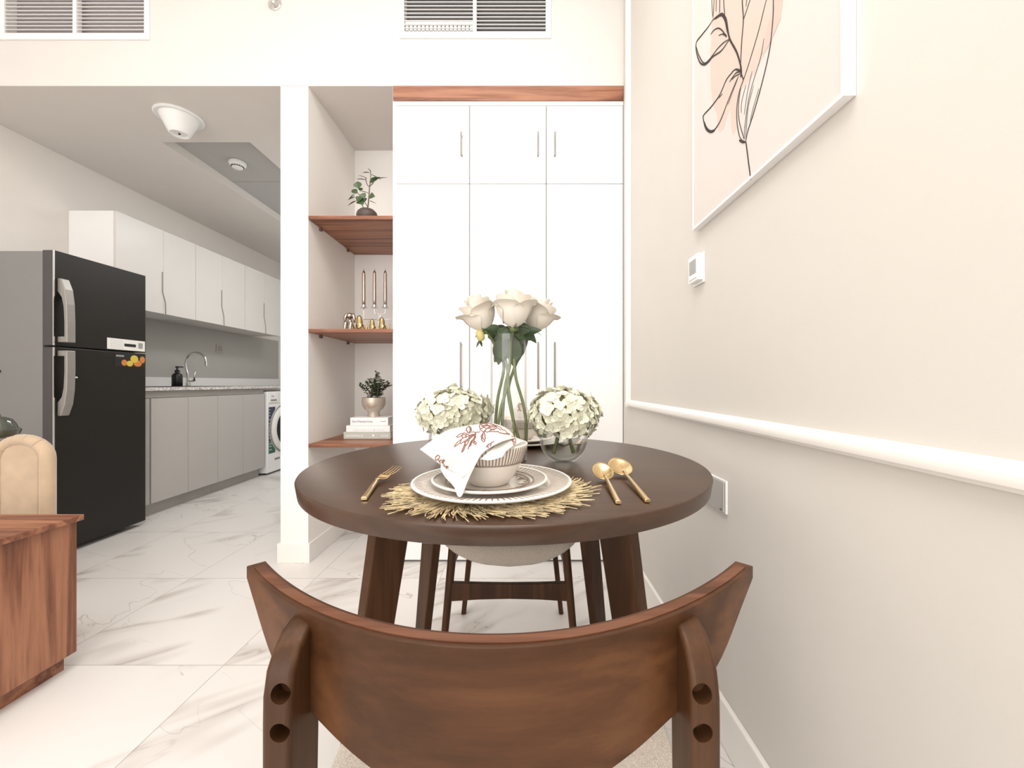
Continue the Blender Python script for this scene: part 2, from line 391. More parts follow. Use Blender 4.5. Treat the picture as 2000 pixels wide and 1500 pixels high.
# front wall (behind the photographer) with a wide window
mb = MB(); holes_wall(mb, XL, XR, 0, ZT, YF-.1, YF, [(-2.75, .35, .40, 3.10)])
struct(mb.build('wall_front', 'white_wall'), 'window wall behind the photographer', 'wall')
o = struct(MB().box(-2.75, .35, YF-.06, YF-.05, .40, 3.10).build('window_1', glass_mat('window_glass')), 'wide window behind the photographer', 'window')
mb = MB()
for x in (-2.75, -1.2, .31): mb.box(x, x+.04, YF-.08, YF-.03, .40, 3.10)
mb.box(-2.71, .31, YF-.08, YF-.03, .40, .44); mb.box(-2.71, .31, YF-.08, YF-.03, 3.06, 3.10)
mb.build('window_frame', 'trim', o, bevel=.003)
# baseboards
def skirt(mb, pts, h=.10, t=.013):
    pass
struct(MB().box(XR-.014, XR, YF, YB-.002, 0, .118).build('baseboard_right', 'trim', bevel=.004), 'white baseboard along the cream wall', 'baseboard')
mb = MB().box(XP0-.012, XP1+.012, YB-.012, YB, 0, .10); mb.box(XP1, XP1+.012, YB, YN, 0, .10); mb.box(XP0-.012, XP0, YB, YK, 0, .10)
struct(mb.build('baseboard_partition', 'trim', bevel=.002), 'white baseboard around the pillar and niche side', 'baseboard')
struct(MB().box(XP1+.012, XW0-.02, YN-.012, YN, 0, .10).build('baseboard_niche', 'trim', bevel=.002), 'white baseboard at the back of the niche', 'baseboard')
# wall moulding frame on the right wall
def moulding_profile():
    return [(0, 0), (.004, .002), (.007, .0), (.010, .004), (.020, .008), (.022, .016), (.020, .024), (.012, .028), (.008, .031), (.004, .030), (0, .034)]
def mould_v(mb, y0, z0, z1):      # vertical, width along y
    loop = [(XR-d, y0+w_, z0) for d, w_ in moulding_profile()]; mb.prism(loop, (0, 0, z1-z0))
def mould_h(mb, z0, y0, y1):
    loop = [(XR-d, y0, z0+w_) for d, w_ in moulding_profile()]; mb.prism(loop, (0, y1-y0, 0))
mb = MB(); mould_v(mb, 1.977, .820, 3.05); mould_h(mb, .820, -2.2, 2.008); mould_h(mb, 3.05, -2.2, 2.011)
struct(mb.build('trim_1', 'trim', smooth='auto'), 'raised white picture-frame moulding on the cream wall', 'moulding')
# ================================================================ VENTS
vl = ('white return-air grille at the top left, above the kitchen opening', 'white supply-air grille above the wardrobe')
for i, (x0, x1, zb, zt, xm0, xm1, ox0, ox1, oz) in enumerate(VENTS):
    t = thing('air_vent', ((x0+x1)/2, YB, zb), vl[i], 'vent', 'ceiling-height air grilles')
    mb = MB(); e = x0-ox0 if i else .02; y0 = YB-.009
    mb.box(ox0, x0, y0, YB, oz, zt+.03); mb.box(x1, ox1, y0, YB, oz, zt+.03); mb.box(x0, x1, y0, YB, oz, zb); mb.box(x0, x1, y0, YB, zt, zt+.03)
    mb.box(xm0, xm1, y0, YB+.02, zb, zt)
    mb.build('frame', 'lac', t, bevel=.0015)
    MB().box(x0, x1, YB+.045, YB+.06, zb, zt).build('duct_backing', 'ventdark' if i == 0 else 'fr_edge', t)
    for (a, b) in ((x0, xm0), (xm1, x1)):
        mb = MB(); k = 0; p_ = .0198 if i == 0 else .0195
        z = zb+.004
        while z < zt-.012:
            vs = [(a, YB-.004, z), (b, YB-.004, z), (b, YB+.004, z+.001), (a, YB+.004, z+.001)]
            mb.prism(vs, (0, .0, .0028)); z += p_
        mb.build('louvre_blades', 'lac', t)
    if i == 1:
        mb = MB(); n = 17
        for k in range(n+1): mb.box(x0+(xm0-x0)*k/n-.0022, x0+(xm0-x0)*k/n+.0022, YB+.012, YB+.015, zb, zb+.05)
        for k in range(5): mb.box(x0, xm0, YB+.012, YB+.015, zb+k*.0125, zb+k*.0175+.003)
        mb.build('damper_grid', 'white', t)
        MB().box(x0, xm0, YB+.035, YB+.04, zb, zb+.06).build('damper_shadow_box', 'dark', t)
# sprinkler head
t = thing('fire_sprinkler', P(537, 8, YB), 'small chrome sprinkler head on the white header wall', 'sprinkler')
c = P(537, 8, YB)
MB().lathe([(.034, 0), (.035, -.004), (.030, -.009), (.022, -.006), (.020, -.002)], c, 36, ax=(0, 1, 0)).build('escutcheon', 'chrome', t, smooth='auto')
mb = MB().lathe([(.010, 0), (.010, -.030), (.006, -.034)], c, 20, ax=(0, 1, 0))
mb.lathe([(.002, -.05), (.019, -.052), (.019, -.054), (.002, -.056)], c, 20, ax=(0, 1, 0))
mb.tube([c+Vector((-.009, -.03, 0)), c+Vector((-.014, -.042, 0)), c+Vector((0, -.054, 0))], .002, 6); mb.tube([c+Vector((.009, -.03, 0)), c+Vector((.014, -.042, 0)), c+Vector((0, -.054, 0))], .002, 6)
mb.build('nozzle', 'steel', t, smooth='auto')
MB().tube([c+Vector((0, -.03, 0)), c+Vector((0, -.052, 0))], .0028, 8).build('bulb', mat('red_bulb', (.12, .03, .03), .2), t, smooth=True)
# ================================================================ WARDROBE
XWR = XR-.002
t = thing('wardrobe', ((XW0+XWR)/2, YB+.2, 0), 'tall white built-in wardrobe with six flat doors', 'wardrobe')
zd0, zs, zd1 = .012, P(0, 359, YB).z, P(0, 207, YB).z
zr = P(0, 198, YB).z
mb = MB().box(XW0, XW0+.018, YB+.004, YN-.002, .0, ZC-.002); mb.box(XWR-.018, XWR, YB+.022, YN-.002, 0, ZC-.002)
mb.box(XW0+.018, XWR-.018, YB+.022, YN-.002, .012, ZC-.002)
mb.build('carcass', 'lac', t)
MB().box(XW0+.001, XWR, YB, YB+.02, zd1+.003, zr).build('top_rail', 'lac', t)
MB().box(XW0+.003, XWR, YB-.004, YB+.02, zr+.001, ZC-.001).build('wooden_pelmet', 'walnut', t, bevel=.001)['label'] = 'walnut-grained strip across the top'
xs = [XW0+.0015, P(917, 0, YB).x, P(1067, 0, YB).x, XWR]
MB().box(XW0+.003, XWR-.003, YB+.018, YB+.0215, .006, zd1).build('door_shadow_gap', 'gap', t)
hx = [(901, 900), (1051, 1051), (1084, 1083.5)]
for i in range(3):
    for lo in (0, 1):
        z0, z1 = (zd0, zs-.0018) if lo else (zs+.0018, zd1)
        d = MB().box(xs[i]+(.0018 if i else 0), xs[i+1]-.0018, YB, YB+.017, z0, z1).build('door', 'lac', t, bevel=.0008)
        px = hx[i][lo]; y0p, y1p = (668, 760) if lo else (258, 305)
        xh = P(px, 0, YB-.02).x; za, zb = P(0, y1p, YB-.02).z, P(0, y0p, YB-.02).z
        mb = MB().bar([(xh, YB-.024, za), (xh, YB-.024, zb)], .009, .006, up=(0, 1, 0))
        for zz in (za+.012, zb-.012): mb.box(xh-.0035, xh+.0035, YB-.024, YB, zz-.004, zz+.004)
        mb.build('handle', 'handle_steel', d, bevel=.0012)
# ================================================================ NICHE SHELVES
SH = []
for j, (ztop, lab) in enumerate(((1.812, 'topmost walnut shelf in the niche, under the leafy plant'), (1.220, 'middle walnut shelf in the niche, under the candelabra'), (.618, 'lowest walnut shelf in the niche, under the book stack'))):
    t = thing('niche_shelf', ((XP1+XW0)/2, YB, ztop-.019), lab, 'shelf', 'walnut niche shelves')
    MB().box(XP1+.001, XW0-.001, YB, YN-.001, ztop-.019, ztop).build('board', 'walnut', t, bevel=.001)
    for yy in (YB+.12, YB+.47):
        MB().box(XP1+.0, XP1+.014, yy-.008, yy+.008, ztop-.036, ztop-.0195).build('shelf_peg', 'bark', t, bevel=.002)
    SH.append(ztop)
# --- plant on the top shelf
Y = 2.20
c = Vector((P(717, 0, Y).x, Y, SH[0]))
t = thing('potted_rubber_plant', c, 'small round-leaved plant in a dark stone pot on the top niche shelf', 'plant')
MB().lathe([(.040, 0), (.053, .012), (.056, .035), (.050, .052), (.038, .064), (.018, .069), (.002, .070)], c, 28).build('pot', 'soil', t, smooth=True)
def cp(px, py, dy=0): return P(px, py, Y+dy)
sp = [[(716, 413), (719, 400), (721, 378), (722, 362), (724, 348), (724, 335)], [(718, 404), (712, 394), (706, 386), (698, 376)], [(712, 411), (707, 400), (700, 390)], [(722, 366), (717, 360), (714, 348)], [(722, 364), (728, 358), (731, 352)]]
mb = MB()
for i, q in enumerate(sp): mb.tube(smooth_pts([cp(a, b, .006*i) for a, b in q], 5), [.0045-.0028*k/(5*(len(q)-1)) for k in range(5*(len(q)-1)+1)] if i == 0 else .0022, 8)
mb.build('stems', 'bark', t, smooth=True)
LV = [(724, 337, -5, -9, 8), (723, 338, -14, -2, 6), (717, 349, -15, -8, 6), (716, 352, -19, -4, 6), (724, 341, 20, 8, 7), (722, 358, 17, -13, 12), (728, 352, 26, -8, 6), (700, 368, -2, -13, 16), (697, 378, -9, -8, 12), (693, 380, -12, 7, 6),
      (694, 385, -14, 4, 7), (698, 392, -18, 7, 6), (704, 384, -6, 9, 14), (706, 378, 6, 9, 13), (721, 378, -16, -6, 7), (722, 385, 9, -2, 16), (722, 393, 12, 3, 7), (707, 395, 8, -8, 12), (700, 395, 10, 3, 10), (709, 396, -13, -1, 11), (703, 373, 4, -6, 10), (710, 388, -2, 8, 10)]
for i, (x, y, dx, dy, wd) in enumerate(LV):
    a = cp(x, y, -.01+.004*(i % 6)); b = cp(x+dx, y+dy, -.01+.004*(i % 6)+.006*((i % 3)-1))
    k = .9*Y/F
    up = Vector((0, -1, .45)) if wd > 9 else Vector((0, -.25, 1))
    MB().leaf(a, b-a, up, (b-a).length*1.15, wd*k*1.15, .12, 2, 7, .75).build('leaf', 'leaf2', t, smooth=True, recalc=False)
# --- candelabra
Y = 2.42
def q(px, py): return P(px, py, Y)
cx_ = q(742, 0).x
t = thing('candelabra', (cx_, Y, SH[1]), 'polished four-armed candelabra on the middle niche shelf', 'candelabra')
mb = MB(); zc = q(0, 602).z; zz1 = q(0, 613).z; zz2 = q(0, 624).z
dx1, dx2 = q(753, 0).x-q(732, 0).x, 0
inner = dx1/2; outer = inner+dx1
for s_ in (-1, 1):
    mb.tube(smooth_pts([(cx_+s_*inner, Y, zc), (cx_+s_*inner, Y, zz1+.012), (cx_+s_*(inner-.006), Y, zz1+.001), (cx_+s_*.012, Y, zz1), (cx_+s_*.005, Y, zz1-.006), (cx_+s_*.004, Y, zz2)], 4), .0024, 8)
    mb.tube(smooth_pts([(cx_+s_*outer, Y, zc), (cx_+s_*outer, Y, zz2+.012), (cx_+s_*(outer-.006), Y, zz2+.001), (cx_+s_*.018, Y, zz2), (cx_+s_*.009, Y, zz2-.008), (cx_+s_*.007, Y, SH[1]+.01)], 4), .0024, 8)
mb.build('arm', 'chrome', t, smooth=True)
MB().lathe([(.045, 0), (.045, .004), (.016, .010), (.010, .016), (.004, .02)], (cx_, Y, SH[1]), 28).build('base', 'chrome', t, smooth='auto')
for k, dx in enumerate((-outer, -inner, inner, outer)):
    MB().lathe([(.002, 0), (.021, .001), (.022, .003), (.0125, .004), (.012, .020), (.0100, .020), (.0100, .006)], (cx_+dx, Y, zc), 24, cap1=True).build('candle_cup', 'chrome', t, smooth='auto')
zt = q(0, 528).z
places = ('leftmost of the', 'second from left of the', 'third from left of the', 'rightmost of the')
for k, dx in enumerate((-outer, -inner, inner)):
    b0 = Vector((cx_+dx, Y, zc+.006)); cd = thing('taper_candle', b0, places[k].replace('third from left', 'rightmost')+' three metallic taupe candles in the candelabra', 'candle', 'taper candles')
    MB().lathe([(.0095, 0), (.0105, .05), (.0095, zt-zc-.03), (.0085, zt-zc-.018), (.003, zt-zc-.009)], b0, 18).build('wax', 'rosegold', cd, smooth=True)
    MB().tube([b0+Vector((0, 0, zt-zc-.012)), b0+Vector((.001, 0, zt-zc-.005)), b0+Vector((.002, 0, zt-zc+.002))], .0012, 6).build('wick', 'dark', cd)
# --- birds and sculpture on the middle shelf
def bird(px, Y, hgt, lab, tail):
    b0 = Vector((P(px, 0, Y).x, Y, SH[1])); t = thing('brass_bird', b0, lab, 'figurine', 'brass birds')
    h = hgt
    pts = [(-.18, 0, .98), (-.05, 0, 1.0), (.02, 0, .82), (.0, 0, .55), (.12, 0, .32), (.40, 0, .20), (.75, 0, .17), (1.05, 0, tail)]
    rad = [.03, .17, .19, .24, .30, .20, .09, .03]
    MB().tube(smooth_pts([b0+Vector((p[0]*(.55 if p[0] > 0 else .8), p[1], p[2]))*h for p in pts], 5), [x*h for x in [y for k in range(7) for y in [rad[k]+(rad[k+1]-rad[k])*j/5 for j in range(5)]]+[rad[-1]]], 16, rx=(.85, 1)).build('body', 'brass', t, smooth=True)
    mb = MB()
    for s_ in (-1, 1): mb.tube([b0+Vector((.05*h, s_*.08*h, .15*h)), b0+Vector((.05*h, s_*.08*h, 0))], .05*h, 8)
    mb.build('feet', 'brass', t)
    MB().tube([b0+Vector((-.16*h, 0, .96*h)), b0+Vector((-.34*h, 0, .90*h))], [.05*h, .006*h], 8).build('beak', 'brass', t, smooth=True)
bird(702, 2.27, .084, 'largest brass bird, beside the smoky figurine on the middle shelf', .55)
bird(727, 2.27, .066, 'small brass bird between the two larger brass birds', .50)
bird(746, 2.27, .075, 'brass bird nearest the wardrobe, with a long upturned tail', .62)
Y = 2.27; b0 = Vector((P(684, 0, Y).x, Y, SH[1])); t = thing('smoky_figurine', b0, 'shiny smoky metal seated animal figurine, left of the brass birds', 'figurine')
MB().tube(smooth_pts([b0+Vector(p) for p in [(.0, 0, .0), (0, 0, .02), (-.002, 0, .05), (.0, 0, .075), (.0, 0, .098)]], 5), [.036-.001*abs(k-4)-(.022 if k > 17 else .0012*k) for k in range(21)], 18).build('body', 'pewter', t, smooth=True)
MB().lathe([(.002, -.017), (.014, -.012), (.019, 0), (.015, .012), (.003, .018)], b0+Vector((0, -.006, .092)), 20).build('head', 'pewter', t, smooth=True)
mb = MB()
for s_ in (-1, 1): mb.tube(smooth_pts([b0+Vector((s_*.014, -.004, .104)), b0+Vector((s_*.024, -.006, .085)), b0+Vector((s_*.026, -.004, .055))], 4), [.006, .008, .010, .010, .010, .009, .008, .006, .003], 10)
mb.build('ears', 'pewter', t, smooth=True)
mb = MB()
for s_ in (-1, 1): mb.tube(smooth_pts([b0+Vector((s_*.014, -.024, .055)), b0+Vector((s_*.015, -.034, .025)), b0+Vector((s_*.015, -.038, .006))], 4), .010, 10)
mb.build('front_legs', 'pewter', t, smooth=True)
# --- books and pot on the lowest shelf
def book(x0, x1, y0, d, z0, h, cover, lab, rot=0):
    c = Vector(((x0+x1)/2, y0+d/2, z0)); t = thing('hardback_book', c, lab, 'book', 'books stacked on the lowest shelf')
    MB().box(x0, x1, y0, y0+.004, z0+.0001, z0+h-.0001).build('spine', cover, t, bevel=.001)
    mb = MB().box(x0, x1, y0+.004, y0+d, z0, z0+.003); mb.box(x0, x1, y0+.004, y0+d, z0+h-.003, z0+h); mb.build('cover', cover, t, bevel=.0006)
    MB().box(x0+.004, x1-.004, y0+.004, y0+d-.004, z0+.003, z0+h-.003).build('pages', 'paper', t)
    return t
yb = 2.31; z = SH[2]
def bx(px): return P(px, 0, yb).x
b1 = book(bx(671), bx(762.5), yb, .19, z, .0385, 'bk_grey', 'grey-green hardback at the bottom of the book stack')
text('GRAPHICA', .0165, (bx(675), yb-.0002, z+.012), (PI/2, 0, 0), 'bk_white', 'lettering', b1, sx=1.25)
text('HOME', .013, (bx(744), yb-.0002, z+.0135), (PI/2, 0, 0), 'bk_white', 'lettering', b1, sx=1.15)
MB().box(bx(727), bx(731), yb-.0006, yb, z+.014, z+.024).build('emblem', 'bk_white', b1)
z += .039
b2 = book(bx(676), bx(761.5), yb, .18, z, .036, 'bk_white', 'slim white hardback with spaced grey lettering, middle of the stack')
text('A B S T R A C T', .0100, (bx(690.5), yb-.0002, z+.0075), (PI/2, 0, 0), 'txt_grey', 'lettering', b2, sx=1.55)
text('W', .0100, (bx(729), yb-.0002, z+.0075), (PI/2, 0, 0), 'txt_dark', 'lettering', b2)
text('O R L D', .0100, (bx(734), yb-.0002, z+.0075), (PI/2, 0, 0), 'txt_grey', 'lettering', b2, sx=1.4)
z += .0365
b3 = book(bx(684), bx(758), yb, .165, z, .0455, 'bk_white', 'white hardback with a dark spine title, topmost of the stack')
text('EartHesterimes', .0178, (bx(688), yb-.0002, z+.018), (PI/2, 0, 0), 'txt_dark', 'lettering', b3, sx=1.04)
MB().box(bx(743), bx(753.5), yb-.0005, yb, z+.0225, z+.0245).build('spine_rule', 'txt_dark', b3)
z += .046
c = Vector((P(730, 0, 2.385).x, 2.385, z))
t = thing('potted_shrub', c, 'bushy small-leaved plant in a champagne footed bowl on the book stack', 'plant')
MB().lathe([(.034, 0), (.034, .026), (.036, .032), (.052, .045), (.064, .066), (.067, .090), (.065, .112), (.061, .112), (.062, .090), (.05, .06), (.002, .055)], c, 40, cap1=False).build('pot', 'pot', t, smooth='auto')
MB().lathe([(.061, .096), (.002, .104)], c, 24, cap0=False).build('soil', 'soil', t)
rnd = random.Random(3); sm = MB(); lm = MB()
for k in range(26):
    a = rnd.uniform(0, 2*PI); rr = rnd.uniform(.02, .105); hh = rnd.uniform(.05, .135)*(1.15-rr*4.2) + .02
    p0 = c+Vector((rnd.uniform(-.03, .03), rnd.uniform(-.03, .03), .10)); p2 = c+Vector((math.cos(a)*rr, math.sin(a)*rr*.55, .115+hh*.9))
    pl = smooth_pts([p0, (p0+p2)/2+Vector((0, 0, .015)), p2], 5); sm.tube(pl, .0012, 5)
    for j in range(2, 11):
        pt = pl[min(j, len(pl)-1)]
        for s_ in (-1, 1):
            d = Vector((math.cos(a+s_*1.2+rnd.uniform(-.6, .6)), math.sin(a+s_*1.2+rnd.uniform(-.6, .6)), rnd.uniform(-.1, .7)))
            lm.leaf(pt, d, (0, -.6, 1), rnd.uniform(.016, .026), rnd.uniform(.009, .014), .2, 2, 3)
sm.build('stems', 'bark', t); tag_ = lm.build('foliage', 'leaf', t, smooth=True, recalc=False)
# ================================================================ KITCHEN
t_x = -2.59
yb0 = [2.822, 3.137, 3.442, 3.754, 4.065]
for i in range(2):
    y0, y1 = (2.69 if i == 0 else yb0[2]), yb0[2*i+2]
    t = thing('kitchen_base_cabinet', ((XL+t_x)/2, (y0+y1)/2, 0), ('grey two-door base cabinet under the sink, beside the fridge', 'grey two-door base cabinet beside the washing machine')[i], 'cabinet', 'grey base cabinets')
    MB().box(XL+.001, t_x-.02, y0+.001, y1-.001, .09, .879).build('carcass', 'kit_base', t)
    MB().box(XL+.05, -2.65, y0+.001, y1-.001, .0, .09).build('plinth', 'plinth', t)
    MB().box(t_x-.02, t_x-.012, y0+.001, y1-.001, .832, .878).build('finger_rail', 'plinth', t)
    if i == 0: MB().box(t_x-.02, t_x-.004, 2.69, 2.815, .093, .828).build('filler_panel', 'plinth', t)
    for k in (0, 1):
        a, b = yb0[2*i+k], yb0[2*i+k+1]
        MB().box(t_x-.018, t_x, a+.0015, b-.0015, .093, .828).build('door', 'kit_base', t, bevel=.001)
t = thing('kitchen_worktop', (-2.85, 3.8, .881), 'pale speckled stone worktop running from the fridge past the washing machine', 'worktop')
MB().box(XL+.001, -2.57, 2.69, 5.2, .881, .905).build('slab', 'counter', t, bevel=.003)
MB().box(XL+.001, XL+.02, 2.69, 5.2, .9055, .987).build('upstand', 'upstand', t, bevel=.002)
struct(MB().box(XL, XL+.006, 2.69, 5.2, .988, 1.476).build('trim_2', 'splash'), 'grey glass splashback under the wall cabinets', 'splashback')
# socket on splashback
c = Vector((XL+.006, 3.14*F/(1020-427), 0)); zz = H+(748-681)*c.y/F
t = thing('wall_socket', (c.x, c.y, zz), 'dark grey socket on the splashback right of the tap', 'socket')
MB().box(c.x, c.x+.009, c.y-.045, c.y+.045, zz-.043, zz+.043).build('plate', 'plinth', t, bevel=.003)
MB().box(c.x+.009, c.x+.012, c.y-.03, c.y+.03, zz-.028, zz+.028).build('rocker', 'fr_handle', t, bevel=.002)
# sink
ys = 3.32
t = thing('sink', (-2.84, ys, .905), 'dark inset sink in the worktop below the tap', 'sink')
mb = MB(); mb.box(-3.04, -2.66, ys-.24, ys+.40, .9052, .909)
mb.build('rim', 'fr_handle', t, bevel=.001)
mb = MB(); mb.box(-2.98, -2.70, ys-.20, ys+.36, .9091, .9105); mb.build('basin', 'dark', t)
# tap: spout parallel to Y? bends toward +X
bx_, by_ = -3.045, 3.63
k = P(0, 0, 1)
YT = 3.66; XT = (367-VX)*YT/F
t = thing('kitchen_tap', (XT, YT, .909), 'chrome swan-neck kitchen tap with side lever', 'tap')
def qt(px, py): return P(px, py, YT)
bz = .909
mb = MB().tube([(XT, YT, bz), (XT, YT, bz+.03)], .020, 16); mb.tube([(XT, YT, bz+.03), (XT, YT, bz+.12)], .014, 16); mb.build('body', 'chrome', t, smooth='auto')
arc = [(XT, YT, bz+.11), qt(363, 715), qt(364, 703), qt(370, 693), qt(382, 689), qt(394, 692), qt(401, 700), qt(403, 712)]
MB().tube(smooth_pts(arc, 6), .0095, 12).build('spout', 'chrome', t, smooth=True)
MB().tube([qt(403, 706), qt(403.5, 715)], .013, 12).build('aerator', 'steel', t, smooth='auto')
MB().tube([Vector((XT, YT, bz+.045)), qt(377, 0)*Vector((1, 1, 0))+Vector((0, 0, bz+.045))] if False else [(XT, YT, bz+.05), (XT+.055, YT, bz+.05)], .013, 12).build('valve', 'chrome', t, smooth='auto')
MB().tube([(XT+.058, YT, bz+.045), (XT+.058, YT, bz+.09), (XT+.066, YT, bz+.135)], [.010, .007, .006], 10).build('lever', 'chrome', t, smooth=True)
# soap bottle
YS = 3.42; XS = (346-VX)*YS/F; c = Vector((XS, YS, .909))
t = thing('soap_dispenser', c, 'black pump soap bottle left of the tap', 'soap bottle')
MB().lathe([(.034, 0), (.037, .004), (.037, .090), (.030, .104), (.016, .113), (.014, .122)], c, 28).build('bottle', 'black', t, smooth='auto')
mb = MB().lathe([(.017, .120), (.018, .134), (.008, .139), (.006, .155), (.013, .157), (.013, .168), (.006, .170)], c, 20); mb.tube([c+Vector((0, 0, .163)), c+Vector((.045, 0, .163)), c+Vector((.050, 0, .159))], .0045, 8)
mb.build('pump', 'black', t, smooth='auto')
# upper cabinets
xu = -2.81; ub = [(2.80, 3.168, 3.48), (3.482, 3.790, 4.10), (4.102, 4.41, 4.72)]
ul = ('pale wall cabinet nearest the fridge, with an end panel coloured whiter for the window light on it', 'middle pale wall cabinet above the tap', 'farthest pale wall cabinet, near the pillar')
for i, (y0, ym, y1) in enumerate(ub):
    t = thing('kitchen_wall_cabinet', ((XL+xu)/2, (y0+y1)/2, 1.478), ul[i], 'cabinet', 'pale wall cabinets')
    MB().box(XL+.001, xu-.019, y0+(.0 if i else 0), y1-.001, 1.480, 2.130).build('carcass', 'kit_up' if i else 'lac', t)  # first carcass uses whiter lacquer, painting in window light on its end panel
    for a, b in ((y0, ym), (ym, y1)): MB().box(xu-.018, xu, a+.001, b-.001, 1.478, 2.130).build('door', 'kit_up', t, bevel=.001)
    mb = MB(); z_ = [1.803, 1.651, 1.566, 1.479]; dy = [-.012, -.012, .016, .018]
    mb.bar([(xu+.002, ym+dy[k], z_[k]) for k in range(4)], .0045, .006, up=(1, 0, 0)); mb.build('finger_pull', 'fr_handle', t)
# fridge
fx, fy0, fy1 = -2.49, 2.150, 2.675; fz = 1.645
t = thing('refrigerator', (-2.8, 2.41, 0), 'tall dark steel two-door refrigerator with grey side', 'refrigerator')
MB().box(XL+.03, fx-.065, fy0+.004, fy1-.004, .035, fz-.004).build('body', 'fr_side', t, bevel=.004)
MB().box(XL+.2, fx-.11, fy0+.05, fy1-.05, 0, .034).build('feet', 'black', t)
zg = 1.1325
for n, z0, z1 in (('freezer_door', zg+.004, fz), ('fridge_door', .030, zg-.004)):
    d = MB().box(fx-.058, fx, fy0, fy1, z0, z1).build(n, 'fr_door', t, bevel=.003)
    mb = MB().box(fx-.0575, fx-.001, fy0-.0015, fy0+.001, z0+.002, z1-.002); mb.build('side_panel', 'fr_edge', d)
    MB().box(fx-.004, fx+.0015, fy0-.002, fy0+.0035, z0+.001, z1-.001).build('chrome_edge', 'chrome', d)
    # handle, drawn in (x,z)
    top = n == 'freezer_door'
    zz = lambda p: H+(748-p)*2.185/F
    if top: out = [(0, zz(545)), (.018, zz(545)), (.040, zz(566)), (.050, zz(595)), (.053, zz(630)), (.053, zz(669)), (0, zz(669)), (0, zz(658)), (.036, zz(658)), (.036, zz(630)), (.032, zz(600)), (.022, zz(582)), (0, zz(570))]
    else: out = [(0, zz(812)), (.018, zz(812)), (.040, zz(790)), (.050, zz(762)), (.053, zz(725)), (.053, zz(685)), (0, zz(685)), (0, zz(696)), (.036, zz(696)), (.036, zz(725)), (.032, zz(757)), (.022, zz(775)), (0, zz(786))]
    MB().prism([(fx+x, 2.166, z) for x, z in out], (0, .042, 0)).build('handle', 'fr_handle', d, bevel=.003)
    if top:
        lb = MB().box(fx, fx+.0012, 2.4256, 2.668, 1.143, 1.210).build('control_sticker', 'rim', d)
        MB().box(fx+.0012, fx+.0022, 2.530, 2.605, 1.166, 1.184).build('display', 'black', lb)
        MB().box(fx+.0012, fx+.0020, 2.622, 2.652, 1.160, 1.196).build('barcode_patch', 'screen', lb)
        mb = MB()
        rr = random.Random(5)
        for r_ in range(5):
            yy = 2.445
            while yy < 2.515:
                l_ = rr.uniform(.004, .014); mb.box(fx+.0012, fx+.0016, yy, yy+l_, 1.152+r_*.011, 1.1545+r_*.011); yy += l_+.005
        mb.build('small_print', 'txt_grey', lb)
    else:
        MB().box(fx-.001, fx+.010, 2.235, 2.260, zz(741)-.004+.01, zz(741)+.016).build('lock', 'steel', d, bevel=.004)
        st = MB().box(fx, fx+.001, 2.471, 2.668, 1.040, 1.1215).build('fruit_sticker', 'black', d)
        for (yy, z_, a, b, mm) in ((2.595, 1.090, .026, .024, 'lemon'), (2.650, 1.088, .018, .022, 'orange'), (2.53, 1.064, .018, .019, 'orange'), (2.618, 1.063, .028, .020, 'orange'), (2.565, 1.060, .021, .018, 'lemon')):
            mb = MB(); lp = [(fx+.001, min(2.667, yy+a*math.cos(q_*PI/12)), max(1.041, z_+b*math.sin(q_*PI/12))) for q_ in range(24)]
            mb.prism(lp, (.0006+.0004*(mm == 'lemon'), 0, 0)); mb.build('printed_fruit', mm, st)
        MB().box(fx+.001, fx+.002, 2.478, 2.528, 1.100, 1.110).build('logo_strip', 'screen', st)
MB().lathe([(.008, 0), (.010, .004), (.006, .010), (.001, .011)], (P(-3, 0, 2.15).x, fy0+.004, P(0, 725, 2.15).z), 16, ax=(0, -1, 0)).build('hook', 'black', t, smooth=True)
# washing machine
wx, wy0, wy1 = -2.578, 4.09, 4.69
t = thing('washing_machine', (-2.86, 4.39, 0), 'white front-loading washing machine at the end of the base cabinets', 'washing machine')
MB().box(XL+.02, wx, wy0, wy1, .02, .849).build('body', 'lac', t, bevel=.006)
mb = MB()
for a in (wy0+.05, wy1-.09):
    for x_ in (wx-.08, XL+.08): mb.box(x_, x_+.04, a, a+.04, 0, .02)
mb.build('feet', 'black', t)
MB().box(wx, wx+.004, wy0+.01, wy1-.01, .725, .838).build('control_panel', 'rim', t, bevel=.002)
dr = MB().box(wx+.004, wx+.010, wy0+.02, wy0+.17, .735, .83).build('detergent_drawer', 'white', t, bevel=.003)
MB().box(wx+.010, wx+.012, wy0+.04, wy0+.14, .752, .768).build('drawer_grip', 'fr_handle', dr, bevel=.002)
text('Titan', .022, (wx+.0102, wy0+.05, .795), (PI/2, 0, PI/2), 'txt_dark', 'lettering', dr)
cw = Vector((wx, (wy0+wy1)/2, .455))
mb = MB()
def ring(r0, r1, d0, d1, seg=48): return MB().lathe([(r0, 0), (r0, d0), (r1, d1), (r1, 0)], cw, seg, ax=(1, 0, 0), cap0=False, cap1=False)
MB().lathe([(.258, 0), (.262, .006), (.255, .012), (.250, 0)], cw, 56, ax=(1, 0, 0), cap0=False, cap1=False).build('chrome_ring', 'fr_handle', t, smooth='auto')
dd = MB().lathe([(.250, 0), (.248, .020), (.225, .034), (.190, .030), (.175, .010)], cw, 56, ax=(1, 0, 0), cap0=False, cap1=False).build('door', 'rim', t, smooth='auto')
MB().lathe([(.176, .010), (.14, .026), (.08, .036), (.002, .040)], cw, 48, ax=(1, 0, 0), cap0=False).build('porthole', mat('dark_porthole', (.02, .022, .025), .08), dd, smooth=True)
